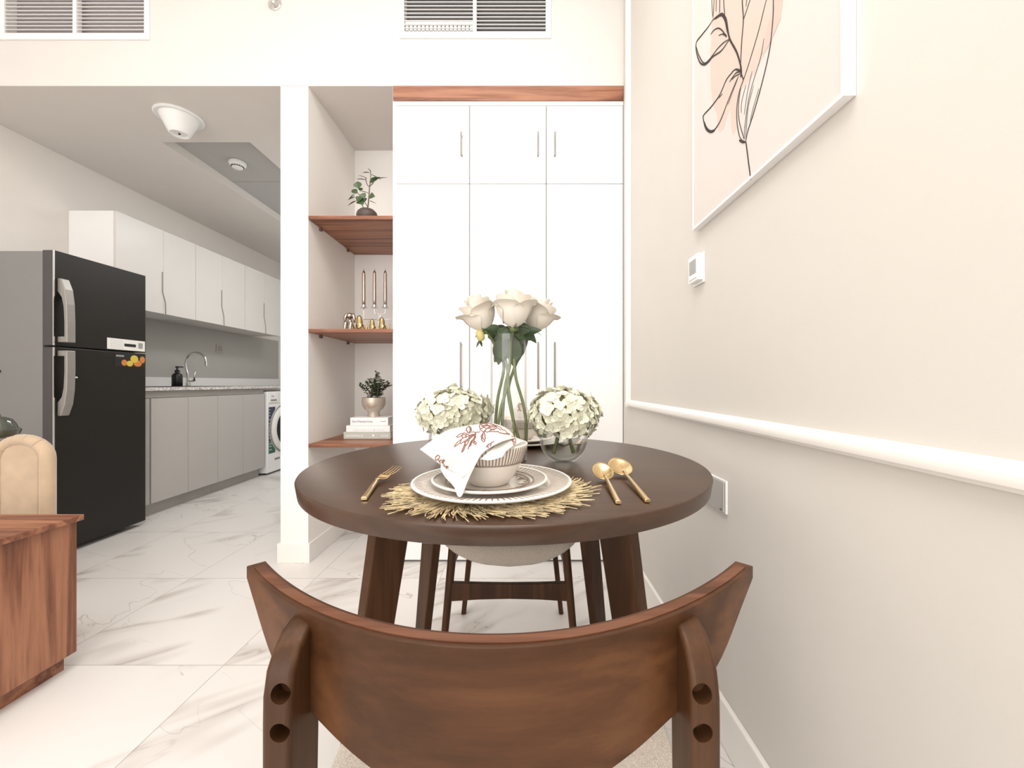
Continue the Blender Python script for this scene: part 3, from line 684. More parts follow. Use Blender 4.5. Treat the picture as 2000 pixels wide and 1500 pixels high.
def lab(z0, z1, m, nm):
    n = 12; inner_ = []
    for k in range(n+1):
        z = z0+(z1-z0)*k/n; dz = z-cw.z
        ye = cw.y-math.sqrt(max(0, .268**2-dz*dz)) if abs(dz) < .268 else cw.y-.02
        inner_.append((wx+.0005, min(ye, wy0+.13), z))
    lp = [(wx+.0005, wy0+.022, z0)]+inner_+[(wx+.0005, wy0+.022, z1)]
    MB().prism(lp, (.0012, 0, 0)).build(nm, m, t)
lab(.335, .69, 'navy', 'feature_sticker'); lab(.215, .332, 'green', 'energy_sticker')
mb = MB()
for z_ in (.66, .63, .60, .56, .52, .48, .44, .40, .37): mb.box(wx+.0017, wx+.0022, wy0+.028, wy0+.046, z_, z_+.006)
for z_ in (.31, .285, .25): mb.box(wx+.0017, wx+.0022, wy0+.03, wy0+.07, z_, z_+.006)
mb.build('sticker_print', 'white', t)
MB().box(wx, wx+.003, wy0+.12, wy0+.21, .135, .155).build('filter_flap', 'fr_handle', t, bevel=.003)
# ceiling cone light + smoke detector
c = Vector((-2.0, 2.36, ZC))
t = thing('ceiling_speaker', c, 'white cone-shaped fitting on the kitchen ceiling', 'ceiling fitting')
MB().lathe([(.118, 0), (.120, -.006), (.112, -.012), (.100, -.008)], c, 48).build('flange', 'white', t, smooth='auto')
MB().lathe([(.096, -.006), (.090, -.02), (.052, -.100), (.046, -.104), (.040, -.101), (.036, -.096), (.002, -.098)], c, 48).build('cone', 'white', t, smooth='auto')
MB().lathe([(.006, -.098), (.006, -.103), (.001, -.103)], c, 12).build('sensor_tip', 'dark', t)
c = Vector((-2.075, 2.948, RZ))
t = thing('smoke_detector', c, 'small white slotted smoke detector in the grey ceiling recess', 'smoke detector')
MB().lathe([(.050, 0), (.055, -.006), (.055, -.022), (.046, -.030), (.036, -.034)], c, 36).build('base', 'white', t, smooth='auto')
MB().lathe([(.036, -.030), (.036, -.044), (.028, -.050), (.002, -.051)], c, 36).build('cap', 'white', t, smooth='auto')
mb = MB()
for k in range(18):
    a = 2*PI*k/18; p = c+Vector((math.cos(a)*.0365, math.sin(a)*.0365, -.038)); mb.box(p.x-.003, p.x+.003, p.y-.002, p.y+.002, p.z-.005, p.z+.005)
mb.build('slots', 'black', t)
# ================================================================ SIDEBOARD + ARMCHAIR
xt, xb_, yfar, y_near = -1.44, -1.46, 1.33, .92
t = thing('walnut_sideboard', (-1.85, 1.12, 0), 'low walnut sideboard at the left edge, in front of the armchair', 'sideboard')
MB().box(-2.35, xt, y_near-.01, yfar, .488, .506).build('top_panel', 'walnut', t, bevel=.0015)
MB().box(-2.33, xb_, y_near, yfar-.004, .058, .487).build('body', 'walnut_v', t, bevel=.0015)
MB().box(-2.28, xb_-.038, y_near+.04, yfar-.008, 0, .0575).build('plinth', 'walnut', t)
# velvet armchair arm
ya = 1.75; Ta = .16
xa0, xa1 = P(-12, 0, ya+.026).x, P(105, 0, ya+.026).x; za = P(0, 848, ya+.026).z
t = thing('velvet_armchair', ((xa0+xa1)/2, ya+Ta/2, 0), 'beige velvet armchair with an arched rolled arm, behind the sideboard', 'armchair')
w_a = xa1-xa0; rt = .026; cxa = (xa0+xa1)/2; ra = w_a/2-rt
arch = [(cxa+ra, ya+rt, .06)]+[(cxa+ra, ya+rt, z_) for z_ in (.2, .35, .5)]
zc_ = za-rt-ra*.75
arch += [(cxa+ra*math.cos(a*PI/14), ya+rt, zc_+ra*.75*math.sin(a*PI/14)) for a in range(15)]
arch += [(cxa-ra, ya+rt, z_) for z_ in (.5, .35, .2, .06)]
mb = MB().tube(arch, rt, 16)
mb.build('rolled_piping', 'velvet', t, smooth=True)
loop = [(cxa+ra, ya+.02, .05)]+[(cxa+ra*math.cos(a*PI/20), ya+.02, zc_+ra*.75*math.sin(a*PI/20)) for a in range(21)]+[(cxa-ra, ya+.02, .05)]
MB().prism(loop, (-.155, Ta-.03, 0)).build('arm', 'velvet', t, bevel=.01)
MB().prism([(cxa+(x-cxa)*.78, ya+.008, .05+(z_-.05)*.985) for x, y, z_ in loop], (0, .02, 0)).build('front_panel', 'velvet', t, bevel=.008, bseg=3)
mb = MB()
for a, e in ((4, .0), (6.2, 0), (8, 0), (9.3, 0), (11, 0)):
    th = a*PI/14; p0 = Vector((cxa+ra*math.cos(th), ya+rt, zc_+ra*.75*math.sin(th))); nr = Vector((math.cos(th), 0, math.sin(th)*.9)).normalized()
    mb = MB(); mb.tube([p0+nr*rt*math.cos(f)+Vector((.012*f/PI, -rt*math.sin(f), 0)) for f in [k_*PI/8*.9 for k_ in range(0, 9)]], .0016, 6)
    mb.build('pleat', 'velvet', t, smooth=True)
MB().box(-2.85, cxa-.06, ya+.03, ya+Ta-.03, .10, .42).build('seat', 'velvet', t, bevel=.02)
mb = MB()
for x_ in (cxa-.09, cxa+.07): mb.box(x_, x_+.03, ya+.05, ya+.09, 0, .06)
mb.build('feet', 'leg', t)
c = Vector((P(-6, 0, ya+.05).x, ya+.05, P(0, 857, ya+.05).z))
t = thing('dark_glass_bowl', c, 'dark green glass ornament on top of the armchair arm', 'ornament')
MB().lathe([(.018, 0), (.050, .004), (.068, .022), (.072, .040), (.066, .045)], c, 36).build('bowl', 'dglass', t, smooth='auto')
MB().lathe([(.062, .045), (.056, .066), (.044, .086), (.028, .096), (.012, .100), (.010, .110), (.002, .112)], c, 36).build('lid', 'dglass', t, smooth='auto')
# ================================================================ RIGHT WALL ITEMS
AX = .5097
ay0, ay1, az0, az1 = .6412, 1.213, 1.393, 2.24
t = thing('framed_line_drawing', (XR, .93, az0), 'large framed line drawing of a flower with beige washes on the cream wall', 'picture')
mb = MB(); fw = .007
mb.box(AX, XR-.0005, ay0, ay0+fw, az0, az1); mb.box(AX, XR-.0005, ay1-fw, ay1, az0, az1)
mb.box(AX, XR-.0005, ay0+fw, ay1-fw, az0, az0+fw); mb.box(AX, XR-.0005, ay0+fw, ay1-fw, az1-fw, az1)
mb.build('frame', 'frame_white', t, bevel=.0008)
cv = MB().box(AX+.0015, AX+.006, ay0+fw, ay1-fw, az0+fw, az1-fw).build('canvas', 'canvas', t)
def art(cx, cy, dx=0):
    px, py = 1200+cx/3.125, cy/3.125; Y = AX*F/(px-VX); return Vector((AX+.0013-dx, Y, H+(VY-py)*Y/F))
def wash(pts, m, nm, dx):
    pl = [art(a, b, dx) for a, b in pts]; pl = [Vector((p.x, p.y, min(p.z, az1-fw-.002))) for p in pl]
    MB().prism(pl, (.0003, 0, 0)).build(nm, m, cv)
wash([(600, -400), (1025, -400), (1025, 0), (1010, 120), (965, 210), (920, 320), (860, 430), (830, 480), (760, 560), (750, 700), (745, 780), (720, 828), (708, 780), (705, 665), (690, 700), (665, 785), (640, 808), (628, 790), (622, 690), (600, 650), (585, 540), (583, 350), (590, 200)], 'blob', 'beige_wash', 0)
wash([(900, 330), (935, 150), (972, 0), (985, -300), (1025, -300), (1025, 0), (1012, 110), (975, 200), (925, 305)], 'blob2', 'pink_wash', .0004)
ST = [([(600, 120), (570, 165), (530, 215), (498, 260), (500, 320), (520, 380), (548, 395), (575, 375), (600, 345), (650, 310), (690, 255), (703, 240)], 5), ([(498, 285), (515, 340), (545, 385), (580, 360), (625, 300), (665, 260), (700, 238)], 4),
      ([(600, 120), (640, 90), (660, 88), (680, 120), (690, 180), (703, 240), (745, 320), (768, 400), (770, 440), (785, 485)], 7), ([(612, 118), (650, 95), (672, 125), (685, 185), (703, 240)], 4),
      ([(641, -200), (641, 0), (640, 80)], 4), ([(606, -200), (606, 0), (600, 110)], 3), ([(620, -200), (620, 0), (618, 70)], 3), ([(664, -200), (665, 0), (672, 90)], 4), ([(592, -200), (592, 0), (598, 100)], 3),
      ([(585, 210), (605, 185), (630, 172), (655, 185), (683, 225)], 4), ([(635, 217), (658, 208), (683, 225)], 3), ([(660, 205), (675, 212), (683, 225)], 5),
      ([(778, -200), (778, 0), (785, 120), (775, 250), (768, 400)], 5), ([(870, -160), (825, 0), (792, 100), (785, 120)], 4), ([(808, -160), (805, 0), (800, 40)], 3),
      ([(990, -200), (925, 0), (880, 180), (830, 350), (795, 460), (760, 560), (745, 660), (748, 760), (765, 840), (795, 865)], 4), ([(965, -200), (968, 0), (965, 120), (945, 300), (900, 500), (850, 680), (812, 800), (800, 860)], 5),
      ([(910, 235), (890, 350), (850, 480), (818, 600), (795, 760), (790, 850)], 3), ([(838, 435), (810, 560), (790, 700)], 2.5), ([(800, 520), (775, 620), (772, 690)], 2.5), ([(880, 540), (850, 640), (825, 740)], 2.5), ([(768, 540), (755, 640), (760, 740), (790, 850)], 3.5), ([(848, 520), (815, 650), (803, 780), (798, 850)], 2.5),
      ([(770, 440), (735, 425), (710, 450), (680, 490), (640, 580), (590, 650), (545, 700), (540, 720), (550, 760), (580, 800), (605, 795), (635, 755), (660, 700), (690, 620), (735, 510), (755, 465)], 5), ([(545, 745), (560, 785), (585, 803), (610, 795)], 9),
      ([(770, 440), (740, 445), (700, 500)], 4), ([(770, 430), (740, 422), (715, 440)], 4), ([(765, 450), (735, 465), (715, 485)], 3.5), ([(657, 572), (635, 598)], 3), ([(750, 480), (720, 560), (690, 640)], 2.5), ([(768, 400), (772, 440), (770, 470)], 9),
      ([(760, 855), (780, 868), (800, 865)], 6), ([(800, 865), (805, 900), (815, 980), (830, 1097)], 5.5)]
mb = MB()
for pts, wd in ST:
    pl = smooth_pts([art(a, b, .0009) for a, b in pts], 7)
    pl = [p for p in pl if p.z < az1-fw-.004 and ay0+fw+.002 < p.y < ay1-fw]
    r = [wd*.5/3.125*p.y/F*1.95 for p in pl]
    n = len(r); r = [x*(.45+.55*math.sin(PI*min(1, (k+1)/(n*.25)) / 2))*(1 if k < n*.8 else 1-.5*(k/n-.8)/.2) for k, x in enumerate(r)]
    if len(pl) > 1: mb.tube(pl, r, 6, rx=(1, .25) if False else None)
for v in mb.v: v.x = AX+.0006+(v.x-(AX+.0004))*.18
mb.build('ink_drawing', 'ink', cv)
# thermostat
t = thing('thermostat', (XR, 1.207, 1.232), 'white wall thermostat with grey screen below the picture', 'thermostat')
MB().box(XR-.006, XR-.0003, 1.171, 1.243, 1.230, 1.318).build('back_plate', 'white', t, bevel=.002)
hz = MB().box(.509, XR-.006, 1.174, 1.240, 1.238, 1.316).build('housing', 'lac', t, bevel=.002)
MB().box(.5078, .5092, 1.186, 1.230, 1.262, 1.302).build('screen', 'screen', hz)
mb = MB()
for k in range(4): mb.box(.5080, .5092, 1.183+k*.0135, 1.191+k*.0135, 1.2445, 1.2475)
mb.build('buttons', 'screen', hz)
text('--', .008, (.5085, 1.214, 1.3055), (PI/2, 0, -PI/2), 'txt_grey', 'logo', hz)
# double socket
t = thing('switch_plate', (XR, 1.117, .60), 'metal socket plate low on the cream wall, behind the table edge', 'socket')
MB().box(XR-.006, XR-.0003, 1.040, 1.194, .598, .684).build('back_plate', 'white', t, bevel=.002)
MB().box(.518, XR-.006, 1.044, 1.190, .601, .681).build('front_plate', 'socket', t, bevel=.0025)
MB().box(.5172, .518, 1.050, 1.060, .606, .609).build('logo', 'txt_dark', t)
# ================================================================ TABLE
TX, TY, TR, TZ = -.0352, .979, .45, .75
t = thing('round_dining_table', (TX, TY, 0), 'round dark wood dining table set for two', 'table')
MB().lathe([(TR-.024, -.031), (TR-.010, -.031), (TR-.004, -.028), (TR, -.003), (TR-.0012, -.0008), (TR-.003, 0)], (TX, TY, TZ), 160).build('tabletop', 'table', t, smooth='auto')
for sx in (-1, 1):
    for sy in (-1, 1):
        d = Vector((sx, sy, 0)).normalized(); n = Vector((-sy, sx, 0)).normalized() if False else Vector((d.y, -d.x, 0))
        vs = []
        for z_, rc, L_, W_ in ((0, .412, .042, .026), (.7185, .295, .074, .030)):
            cc = Vector((TX, TY, z_))+d*rc
            for a, b in ((-1, -1), (1, -1), (1, 1), (-1, 1)): vs.append(cc+d*a*L_/2+n*b*W_/2)
        MB().add(vs, [(0, 3, 2, 1), (4, 5, 6, 7), (0, 1, 5, 4), (1, 2, 6, 5), (2, 3, 7, 6), (3, 0, 4, 7)]).build('leg', 'leg', t, bevel=.003)
for k, d in enumerate((Vector((1, 1, 0)).normalized(), Vector((1, -1, 0)).normalized())):
    cc = Vector((TX, TY, .688 if k == 0 else .688))
    if k == 0: MB().bar([cc-d*.262, cc+d*.262], .028, .055).build('cross_beam', 'leg', t, bevel=.002)
    else:
        for s_ in (-1, 1): MB().bar([cc+d*s_*.015, cc+d*s_*.262], .028, .055).build('cross_beam', 'leg', t, bevel=.002)
# ================================================================ CHAIRS
def interp(tab, x):
    for (a, b), (c, d) in zip(tab, tab[1:]):
        if x <= c: u = (x-a)/(c-a); return b+(d-b)*u
    return tab[-1][1]
ZB = [(0, .650), (.045, .655), (.083, .667), (.11, .676), (.133, .685), (.165, .692), (.186, .700), (.205, .718), (.222, .736), (.243, .750)]
def chair(loc, rot, lab, prev=None):
    if prev:
        r = copy_tree(prev); r.location = loc; r.rotation_euler = (0, 0, rot); r['label'] = lab; return r
    t = thing('dining_chair', (0, 0, 0), lab, 'chair', 'matching walnut dining chairs')
    W = .243; th = .016
    # crescent plywood back: two surfaces + rim
    nu, nv = 64, 12
    zb_raw = [interp(ZB, abs(-W+2*W*i/nu)) for i in range(nu+1)]
    for _ in range(3): zb_raw = [zb_raw[0]]+[(zb_raw[i-1]+2*zb_raw[i]+zb_raw[i+1])/4 for i in range(1, nu)]+[zb_raw[-1]]
    def pos(i, j, o):
        x = -W+2*W*i/nu; y = .12*(x/W)**2; tx = Vector((1, .24*x/W/W, 0)).normalized(); n = Vector((-tx.y, tx.x, 0))
        z0 = zb_raw[i]; z = z0+(.7615-z0)*j/nv
        return Vector((x, y, z))+n*o
    mb = MB(); vs = []; idx = {}
    for s_, o in ((0, 0), (1, th)):
        for j in range(nv+1):
            for i in range(nu+1): idx[s_, i, j] = len(vs); vs.append(pos(i, j, o))
    fs = []
    for s_ in (0, 1):
        for j in range(nv):
            for i in range(nu):
                f = (idx[s_, i, j], idx[s_, i+1, j], idx[s_, i+1, j+1], idx[s_, i, j+1]); fs.append(f if s_ == 0 else f[::-1])
    for i in range(nu):
        for j in (0, nv): fs.append((idx[0, i, j], idx[1, i, j], idx[1, i+1, j], idx[0, i+1, j]))
    for j in range(nv):
        for i in (0, nu): fs.append((idx[0, i, j], idx[0, i, j+1], idx[1, i, j+1], idx[1, i, j]))
    mb.add(vs, fs)
    b = mb.build('backrest', 'chair', t, smooth='auto', bevel=.003, bseg=3)
    # lighter ply edge band on top
    mb = MB(); e = []
    for i in range(1, nu):
        e.append((pos(i, nv, .0042), pos(i, nv, th-.0034)))
    vs = []; fs = []
    for a, c_ in e: vs += [a+Vector((0, 0, -.0006)), a+Vector((0, 0, .0007)), c_+Vector((0, 0, .0007)), c_+Vector((0, 0, -.0006))]
    for i in range(len(e)-1):
        for k in range(4): fs.append((4*i+k, 4*i+(k+1) % 4, 4*i+4+(k+1) % 4, 4*i+4+k))
    fs += [(0, 1, 2, 3), tuple(4*(len(e)-1)+k for k in (3, 2, 1, 0))]
    mb.add(vs, fs); mb.build('plywood_edge', 'edge', b, smooth='auto')
    # posts / rear legs: profile in (y,z), extruded in x; lower part leans outwards
    prof = [(.060, .7535), (.048, .7545), (.036, .752), (.025, .745), (.0165, .734), (.0125, .718), (.012, .70), (.012, .60), (.014, .45), (.010, .2), (.004, 0), (.030, 0), (.044, .2), (.056, .45), (.052, .60), (.055, .69)]
    def shift(z_): return .0 if z_ > .45 else (.45-z_)*.11
    for s_ in (-1, 1):
        def X(z_, x0): return s_*(x0+shift(z_))
        lo = [(X(z_, .1395), y_, z_) for y_, z_ in prof]; hi = [(X(z_, .1597-(.002 if z_ < .1 else 0)), y_, z_) for y_, z_ in prof]
        n = len(prof); mb = MB()
        # quads between matching outline points; side faces split into strips
        side_pairs = [(0, 15), (1, 15), (2, 15), (3, 15), (4, 15), (5, 15)]
        fs = [(i, (i+1) % n, n+(i+1) % n, n+i) for i in range(n)]
        fs += [tuple([0, 1, 2, 3, 4, 5, 6, 15]), (6, 7, 14, 15), (7, 8, 13, 14), (8, 9, 12, 13), (9, 10, 11, 12)]
        fs += [tuple(n+k for k in f) for f in [(0, 1, 2, 3, 4, 5, 6, 15), (6, 7, 14, 15), (7, 8, 13, 14), (8, 9, 12, 13), (9, 10, 11, 12)]]
        mb.add(lo+hi, fs)
        lg = mb.build('rear_leg', 'leg', t, smooth='auto', bevel=.0035, bseg=3)
        # counter-bored screw holes
        cut = MB()
        for z_ in (.7205, .6945): cut.lathe([(.0066, -.004), (.0066, .0125)], (s_*.1468, .012, z_), 28, ax=(0, 1, 0))
        co = cut.build('cutter', 'dark')
        bo = lg.modifiers.new('x', 'BOOLEAN'); bo.operation = 'DIFFERENCE'; bo.object = co; bo.solver = 'EXACT'
        dg = bpy.context.evaluated_depsgraph_get(); dg.update()
        me = bpy.data.meshes.new_from_object(lg.evaluated_get(dg)); lg.modifiers.clear(); lg.data = me
        bpy.data.objects.remove(co)
        for z_ in ():
            MB().lathe([(.0060, .0095), (.0060, .0122), (.002, .0120)], (s_*.1468, .012, z_), 20, ax=(0, 1, 0)).build('screw_plug', 'dark', lg)
        MB().tube([(s_*.172, .425, .44), (s_*.212, .435, 0)], [.0135, .0095], 20).build('front_leg', 'leg', t, smooth='auto')
        MB().bar([(s_*.172, .42, .405), (s_*.150, .045, .425)], .018, .035).build('side_rail', 'leg', t, bevel=.003)
    # front stretcher, concave
    top = [(-.183, .3285), (-.09, .3255), (0, .3245), (.09, .3255), (.183, .3285)]; bot = [(.188, .272), (.09, .278), (0, .2800), (-.09, .278), (-.188, .272)]
    MB().prism([(a, .418, z_) for a, z_ in top+bot], (0, .018, 0)).build('stretcher', 'leg', t, bevel=.002)
    # seat cushion (dished)
    def seat(th_, r_, side):
        ca, sa = math.cos(th_), math.sin(th_)
        e_ = 2/4.2
        ux = math.copysign(abs(ca)**e_, ca)*r_; uy = math.copysign(abs(sa)**e_, sa)*r_
        x = ux*(.218+.014*uy); y = .262+uy*.200
        zt_ = .472-.016*(1-ux*ux); zb2 = .446-.070*(1-ux*ux)*(.4+.6*max(0, uy))
        edge_ = max(0, (r_-.86)/.14); mid = (.462+.436)/2 if False else (zt_+zb2)/2
        f_ = math.sqrt(max(0, 1-edge_**2)); z_ = mid+((zt_-mid) if side else (zb2-mid))*f_
        return Vector((x, y, z_))
    rs = [0.001, .25, .5, .7, .86, .92, .96, .985, 1.0]; seg = 64; mb = MB(); vs = []; fs = []
    order = [(r_, 0) for r_ in rs]+[(r_, 1) for r_ in rs[::-1][1:]]
    for r_, sd in order:
        for k in range(seg): vs.append(seat(2*PI*k/seg, r_, sd))
    for a in range(len(order)-1):
        for k in range(seg): fs.append((a*seg+k, a*seg+(k+1) % seg, (a+1)*seg+(k+1) % seg, (a+1)*seg+k))
    fs += [tuple(range(seg))[::-1], tuple((len(order)-1)*seg+k for k in range(seg))]
    mb.add(vs, fs); mb.build('seat', 'fabric', t, smooth=True)
    t.location = loc; t.rotation_euler = (0, 0, rot)
    return t
ch1 = chair((-.0215, .268, 0), 0, 'near walnut chair seen from behind, its curved back filling the foreground')
ch2 = chair((-.040, 1.665, 0), PI, 'far walnut chair facing the camera on the other side of the table', ch1)
# ================================================================ PLACE SETTINGS
def ring_lines(mb, c, r0, r1, z0, z1, n, wd):
    for k in range(n):
        a = 2*PI*k/n; d = Vector((math.cos(a), math.sin(a), 0)); nn = Vector((-d.y, d.x, 0))
        p0 = c+d*r0+Vector((0, 0, z0)); p1 = c+d*r1+Vector((0, 0, z1))
        mb.add([p0-nn*wd, p0+nn*wd, p1+nn*wd*1.2, p1-nn*wd*1.2], [(0, 1, 2, 3)])
MATC = Vector((-.050, .690, TZ))
def plate(c, R, name, lab, group, foot=.006, rise=.012):
    t = thing(name, c, lab, 'plate', group)
    w_ = .58*R
    MB().lathe([(.45*R, 0), (w_, .001), (.70*R, .006), (R-.003, rise-.002), (R, rise), (R-.001, rise+.0022), (.71*R, .0082), (.62*R, .0056), (.55*R, .0050), (.001, .0048)], c, 96, cap1=False).build('dish', 'ceramic', t, smooth=True)
    MB().lathe([(R-.0035, rise+.0008), (R+.0002, rise+.0004), (R+.0004, rise+.0016), (R-.0015, rise+.0029), (R-.0040, rise+.0020)], c, 96, cap0=False, cap1=False).build('rim_band', 'rim', t, smooth=True)
    mb = MB(); ring_lines(mb, c, .735*R, .955*R, .0082+.09*(rise-.006)+.0005, .0082+.865*(rise-.006)+.0005, 88 if R > .12 else 66, .0009)
    mb.build('radial_lines', 'ceramic_line', t)
    return t
def bowl(c, lab):
    t = thing('striped_bowl', c, lab, 'bowl', 'striped bowls')
    R = .066; h = .068
    MB().lathe([(.030, 0), (.034, .002), (.046, .018), (.056, .038), (.0635, .056), (R, h), (R-.0015, h+.001), (R-.004, h), (.060, .054), (.050, .032), (.036, .012), (.001, .006)], c, 80, cap1=False).build('body', 'ceramic', t, smooth=True)
    mb = MB(); n = 72
    for k in range(n):
        a = 2*PI*k/n; d = Vector((math.cos(a), math.sin(a), 0)); nn = Vector((-d.y, d.x, 0)); w2 = .0010
        zz_ = [.040, .056, h-.0015]; rr_ = [.0575, .0641, .0665]
        for j in range(2):
            p0 = c+d*rr_[j]+Vector((0, 0, zz_[j])); p1 = c+d*rr_[j+1]+Vector((0, 0, zz_[j+1])); mb.add([p0-nn*w2, p0+nn*w2, p1+nn*w2, p1-nn*w2], [(0, 1, 2, 3)])
    mb.build('stripes', 'ceramic_line', t)
    MB().lathe([(.0568, .0378), (.0577, .0378), (.0581, .0395), (.0572, .0395)], c, 64, cap0=False, cap1=False).build('pattern_border', 'ceramic_line', t)
    return t
pm = thing('straw_placemat', MATC, 'frayed golden straw placemat under the near plates', 'placemat')
rp = random.Random(11)
wv = []; seg = 96
def mat_r(a): return .124+.010*math.cos(2*(a-.35))+.006*math.sin(5*a+1)
mb = MB(); vs = [MATC+Vector((0, 0, .0025))]; fs = []
for k in range(seg): a = 2*PI*k/seg; vs.append(MATC+Vector((math.cos(a)*mat_r(a), math.sin(a)*mat_r(a)*.92, .0022)))
for k in range(seg): a = 2*PI*k/seg; vs.append(MATC+Vector((math.cos(a)*mat_r(a), math.sin(a)*mat_r(a)*.92, .0003)))
for k in range(seg):
    k2 = (k+1) % seg; fs.append((0, 1+k, 1+k2)); fs.append((1+k, 1+seg+k, 1+seg+k2, 1+k2))
mb.add(vs, fs); mb.build('woven_centre', 'straw2', pm)
mb = MB()
for k in range(1500):
    a = rp.uniform(0, 2*PI); r0 = mat_r(a)*rp.uniform(.62, .98); tw = .30+.22*math.sin(3*a)+rp.uniform(-.12, .12)
    ln = rp.uniform(.030, .056)*(1.0 if not (PI*.25 < a < PI*.75) else .7)
    if rp.random() < .25: ln *= .6
    d = Vector((math.cos(a), math.sin(a)*.92, 0)); d2 = Vector((math.cos(a+tw), math.sin(a+tw), 0)); d3 = Vector((math.cos(a+tw*1.7+rp.uniform(-.2, .2)), math.sin(a+tw*1.7+rp.uniform(-.2, .2)), 0))
    z_ = rp.uniform(.0022, .0058)
    p0 = MATC+d*r0+Vector((0, 0, z_)); p1 = p0+d2*ln*.6; p2 = p1+d3*ln*.55+Vector((0, 0, rp.uniform(-.002, .004)))
    p2.z = max(p2.z, TZ+.0012)
    lim = TR-.006; v = Vector((p2.x-TX, p2.y-TY, 0))
    if v.length > lim: v = v.normalized()*lim; p2.x, p2.y = TX+v.x, TY+v.y
    mb.tube(smooth_pts([p0, p1, p2], 3), .00085, 4)
fr_ = mb.build('fringe', 'straw', pm); fr_['kind'] = 'stuff'
PC = Vector((-.052, .703, TZ+.0064)); SPC = Vector((-.055, .690, TZ+.0064+.0052))
plate(PC, .137, 'dinner_plate', 'large cream dinner plate with radial lines on the straw placemat', 'dinner plates')
s1 = plate(SPC, .098, 'side_plate', 'small cream plate under the near bowl, on the large near plate', 'side plates', rise=.0135)
mb = MB()
for k, (r0, r1) in enumerate(((.068, .0655), (.075, .0737))):
    mb.lathe([(r0, .0095+.002*k), (r0, .0104+.0022*k), (r1, .0098+.0021*k), (r1, .009+.002*k)], SPC, 72, cap0=False, cap1=False)
mb.build('painted_ring', 'ceramic_line', s1)
mb = MB()
for a0 in (-.55, .1, .75, -1.9, 2.4, 3.4):
    for j in range(5):
        a = a0+j*.11; c_ = SPC+Vector((math.cos(a)*(.060+.003*math.sin(j*2)), math.sin(a)*(.060+.003*math.sin(j*2)), .0068))
        d = Vector((math.cos(a+.9+j), math.sin(a+.9+j), 0)); mb.tube([c_-d*.006, c_+d*.004+Vector((d.y, -d.x, 0))*.003, c_+d*.008], .0006, 4)
mb.build('painted_motif', 'ceramic_line', s1)
BC = Vector((-.0565, .690, SPC.z+.0052))
bowl(BC, 'near striped cream bowl holding the draped printed napkin')
# second setting, opposite
def opp(v): return Vector((2*TX-v.x, 2*TY-v.y, v.z))
PC2 = opp(PC); PC2.z = TZ; PC2 = Vector((.000, 1.262, TZ)); 
plate(PC2, .137, 'dinner_plate', 'far dinner plate behind the tall glass vase', 'dinner plates')
plate(PC2+Vector((0, 0, .0055)), .098, 'side_plate', 'far small plate, on the far dinner plate', 'side plates', rise=.0135)
BC2 = PC2+Vector((-.004, 0, .0110)); bowl(BC2, 'far striped bowl seen through the tall vase')
t = thing('folded_napkin', BC2+Vector((0, 0, .03)), 'far upright napkin with brown print standing in the far bowl', 'napkin', 'printed linen napkins')
mb = MB(); c0 = BC2+Vector((0, 0, .014))
def nap2(u, v):
    a = u*2*PI; r = (.020+.012*math.sin(v*PI))*(1-.75*v**3)*(1+.22*math.sin(5*a+v*3)); return c0+Vector((math.cos(a)*r, math.sin(a)*r, v*.105))
mb.grid(nap2, 40, 14); mb.build('cloth', 'linen', t, smooth=True, solid=.001)
mb = MB()
for k in range(7):
    a = -PI/2-.6+k*.2; pl = []
    for j in range(6):
        v = .72+.045*j; u = ((a+.25*math.sin(j*1.3+k))/(2*PI)) % 1; p = nap2(u, v); pl.append(p+(p-c0-Vector((0, 0, p.z-c0.z))).normalized()*.0012)
    mb.tube(pl, .0008, 4)
mb.build('print', 'print', t)
# near napkin
def pgrid(rows): return [[P(*p) for p in r] for r in rows]
def surf(rows):
    nr, nc = len(rows), len(rows[0])
    def cr(a, b, c, d, t): return .5*((2*b)+(c-a)*t+(2*a-5*b+4*c-d)*t*t+(3*b-a-3*c+d)*t**3)
    def row(r, u):
        x = u*(nc-1); i = min(int(x), nc-2); q_ = rows[r]; return cr(q_[max(i-1, 0)], q_[i], q_[i+1], q_[min(i+2, nc-1)], x-i)
    def f(u, v):
        y = v*(nr-1); j = min(int(y), nr-2); return cr(row(max(j-1, 0), u), row(j, u), row(j+1, u), row(min(j+2, nr-1), u), y-j)
    return f
R1 = pgrid([[(820, 878, .71), (838, 891, .68), (863, 909, .64), (904, 933, .598)],
            [(850, 856, .72), (872, 868, .665), (898, 886, .615), (926, 909, .602)],
            [(876, 840, .74), (906, 846, .68), (932, 862, .632), (946, 882, .606)],
            [(920, 831, .75), (945, 834, .70), (965, 845, .66), (977, 864, .622)],
            [(962, 827, .76), (982, 833, .73), (997, 843, .705), (1006, 856, .68)]])
R2 = pgrid([[(864, 899, .648), (884, 912, .626), (908, 906, .606), (942, 884, .604)],
            [(861, 915, .636), (879, 926, .618), (905, 924, .602), (932, 902, .602)],
            [(870, 932, .620), (883, 940, .608), (901, 942, .599), (920, 926, .600)],
            [(884, 946, .605), (890, 954, .596), (901, 957, .592), (911, 946, .596)],
            [(893, 966, .583), (896, 970, .580), (900, 970, .580), (904, 964, .583)]])
R3 = pgrid([[(938, 897, .604), (955, 882, .610), (976, 864, .640), (999, 852, .680)],
            [(958, 899, .603), (971, 887, .609), (989, 870, .636), (1013, 857, .690)],
            [(983, 892, .607), (988, 882, .612), (1003, 871, .636), (1025, 862, .698)]])
t = thing('printed_napkin', P(920, 880, .68), 'near white linen napkin with rust botanical print draped over the near bowl', 'napkin', 'printed linen napkins')
S1, S2, S3 = surf(R1), surf(R2), surf(R3)
mb = MB(); mb.grid(S1, 28, 32); mb.build('top_fold', 'linen', t, smooth=True, solid=.0014)
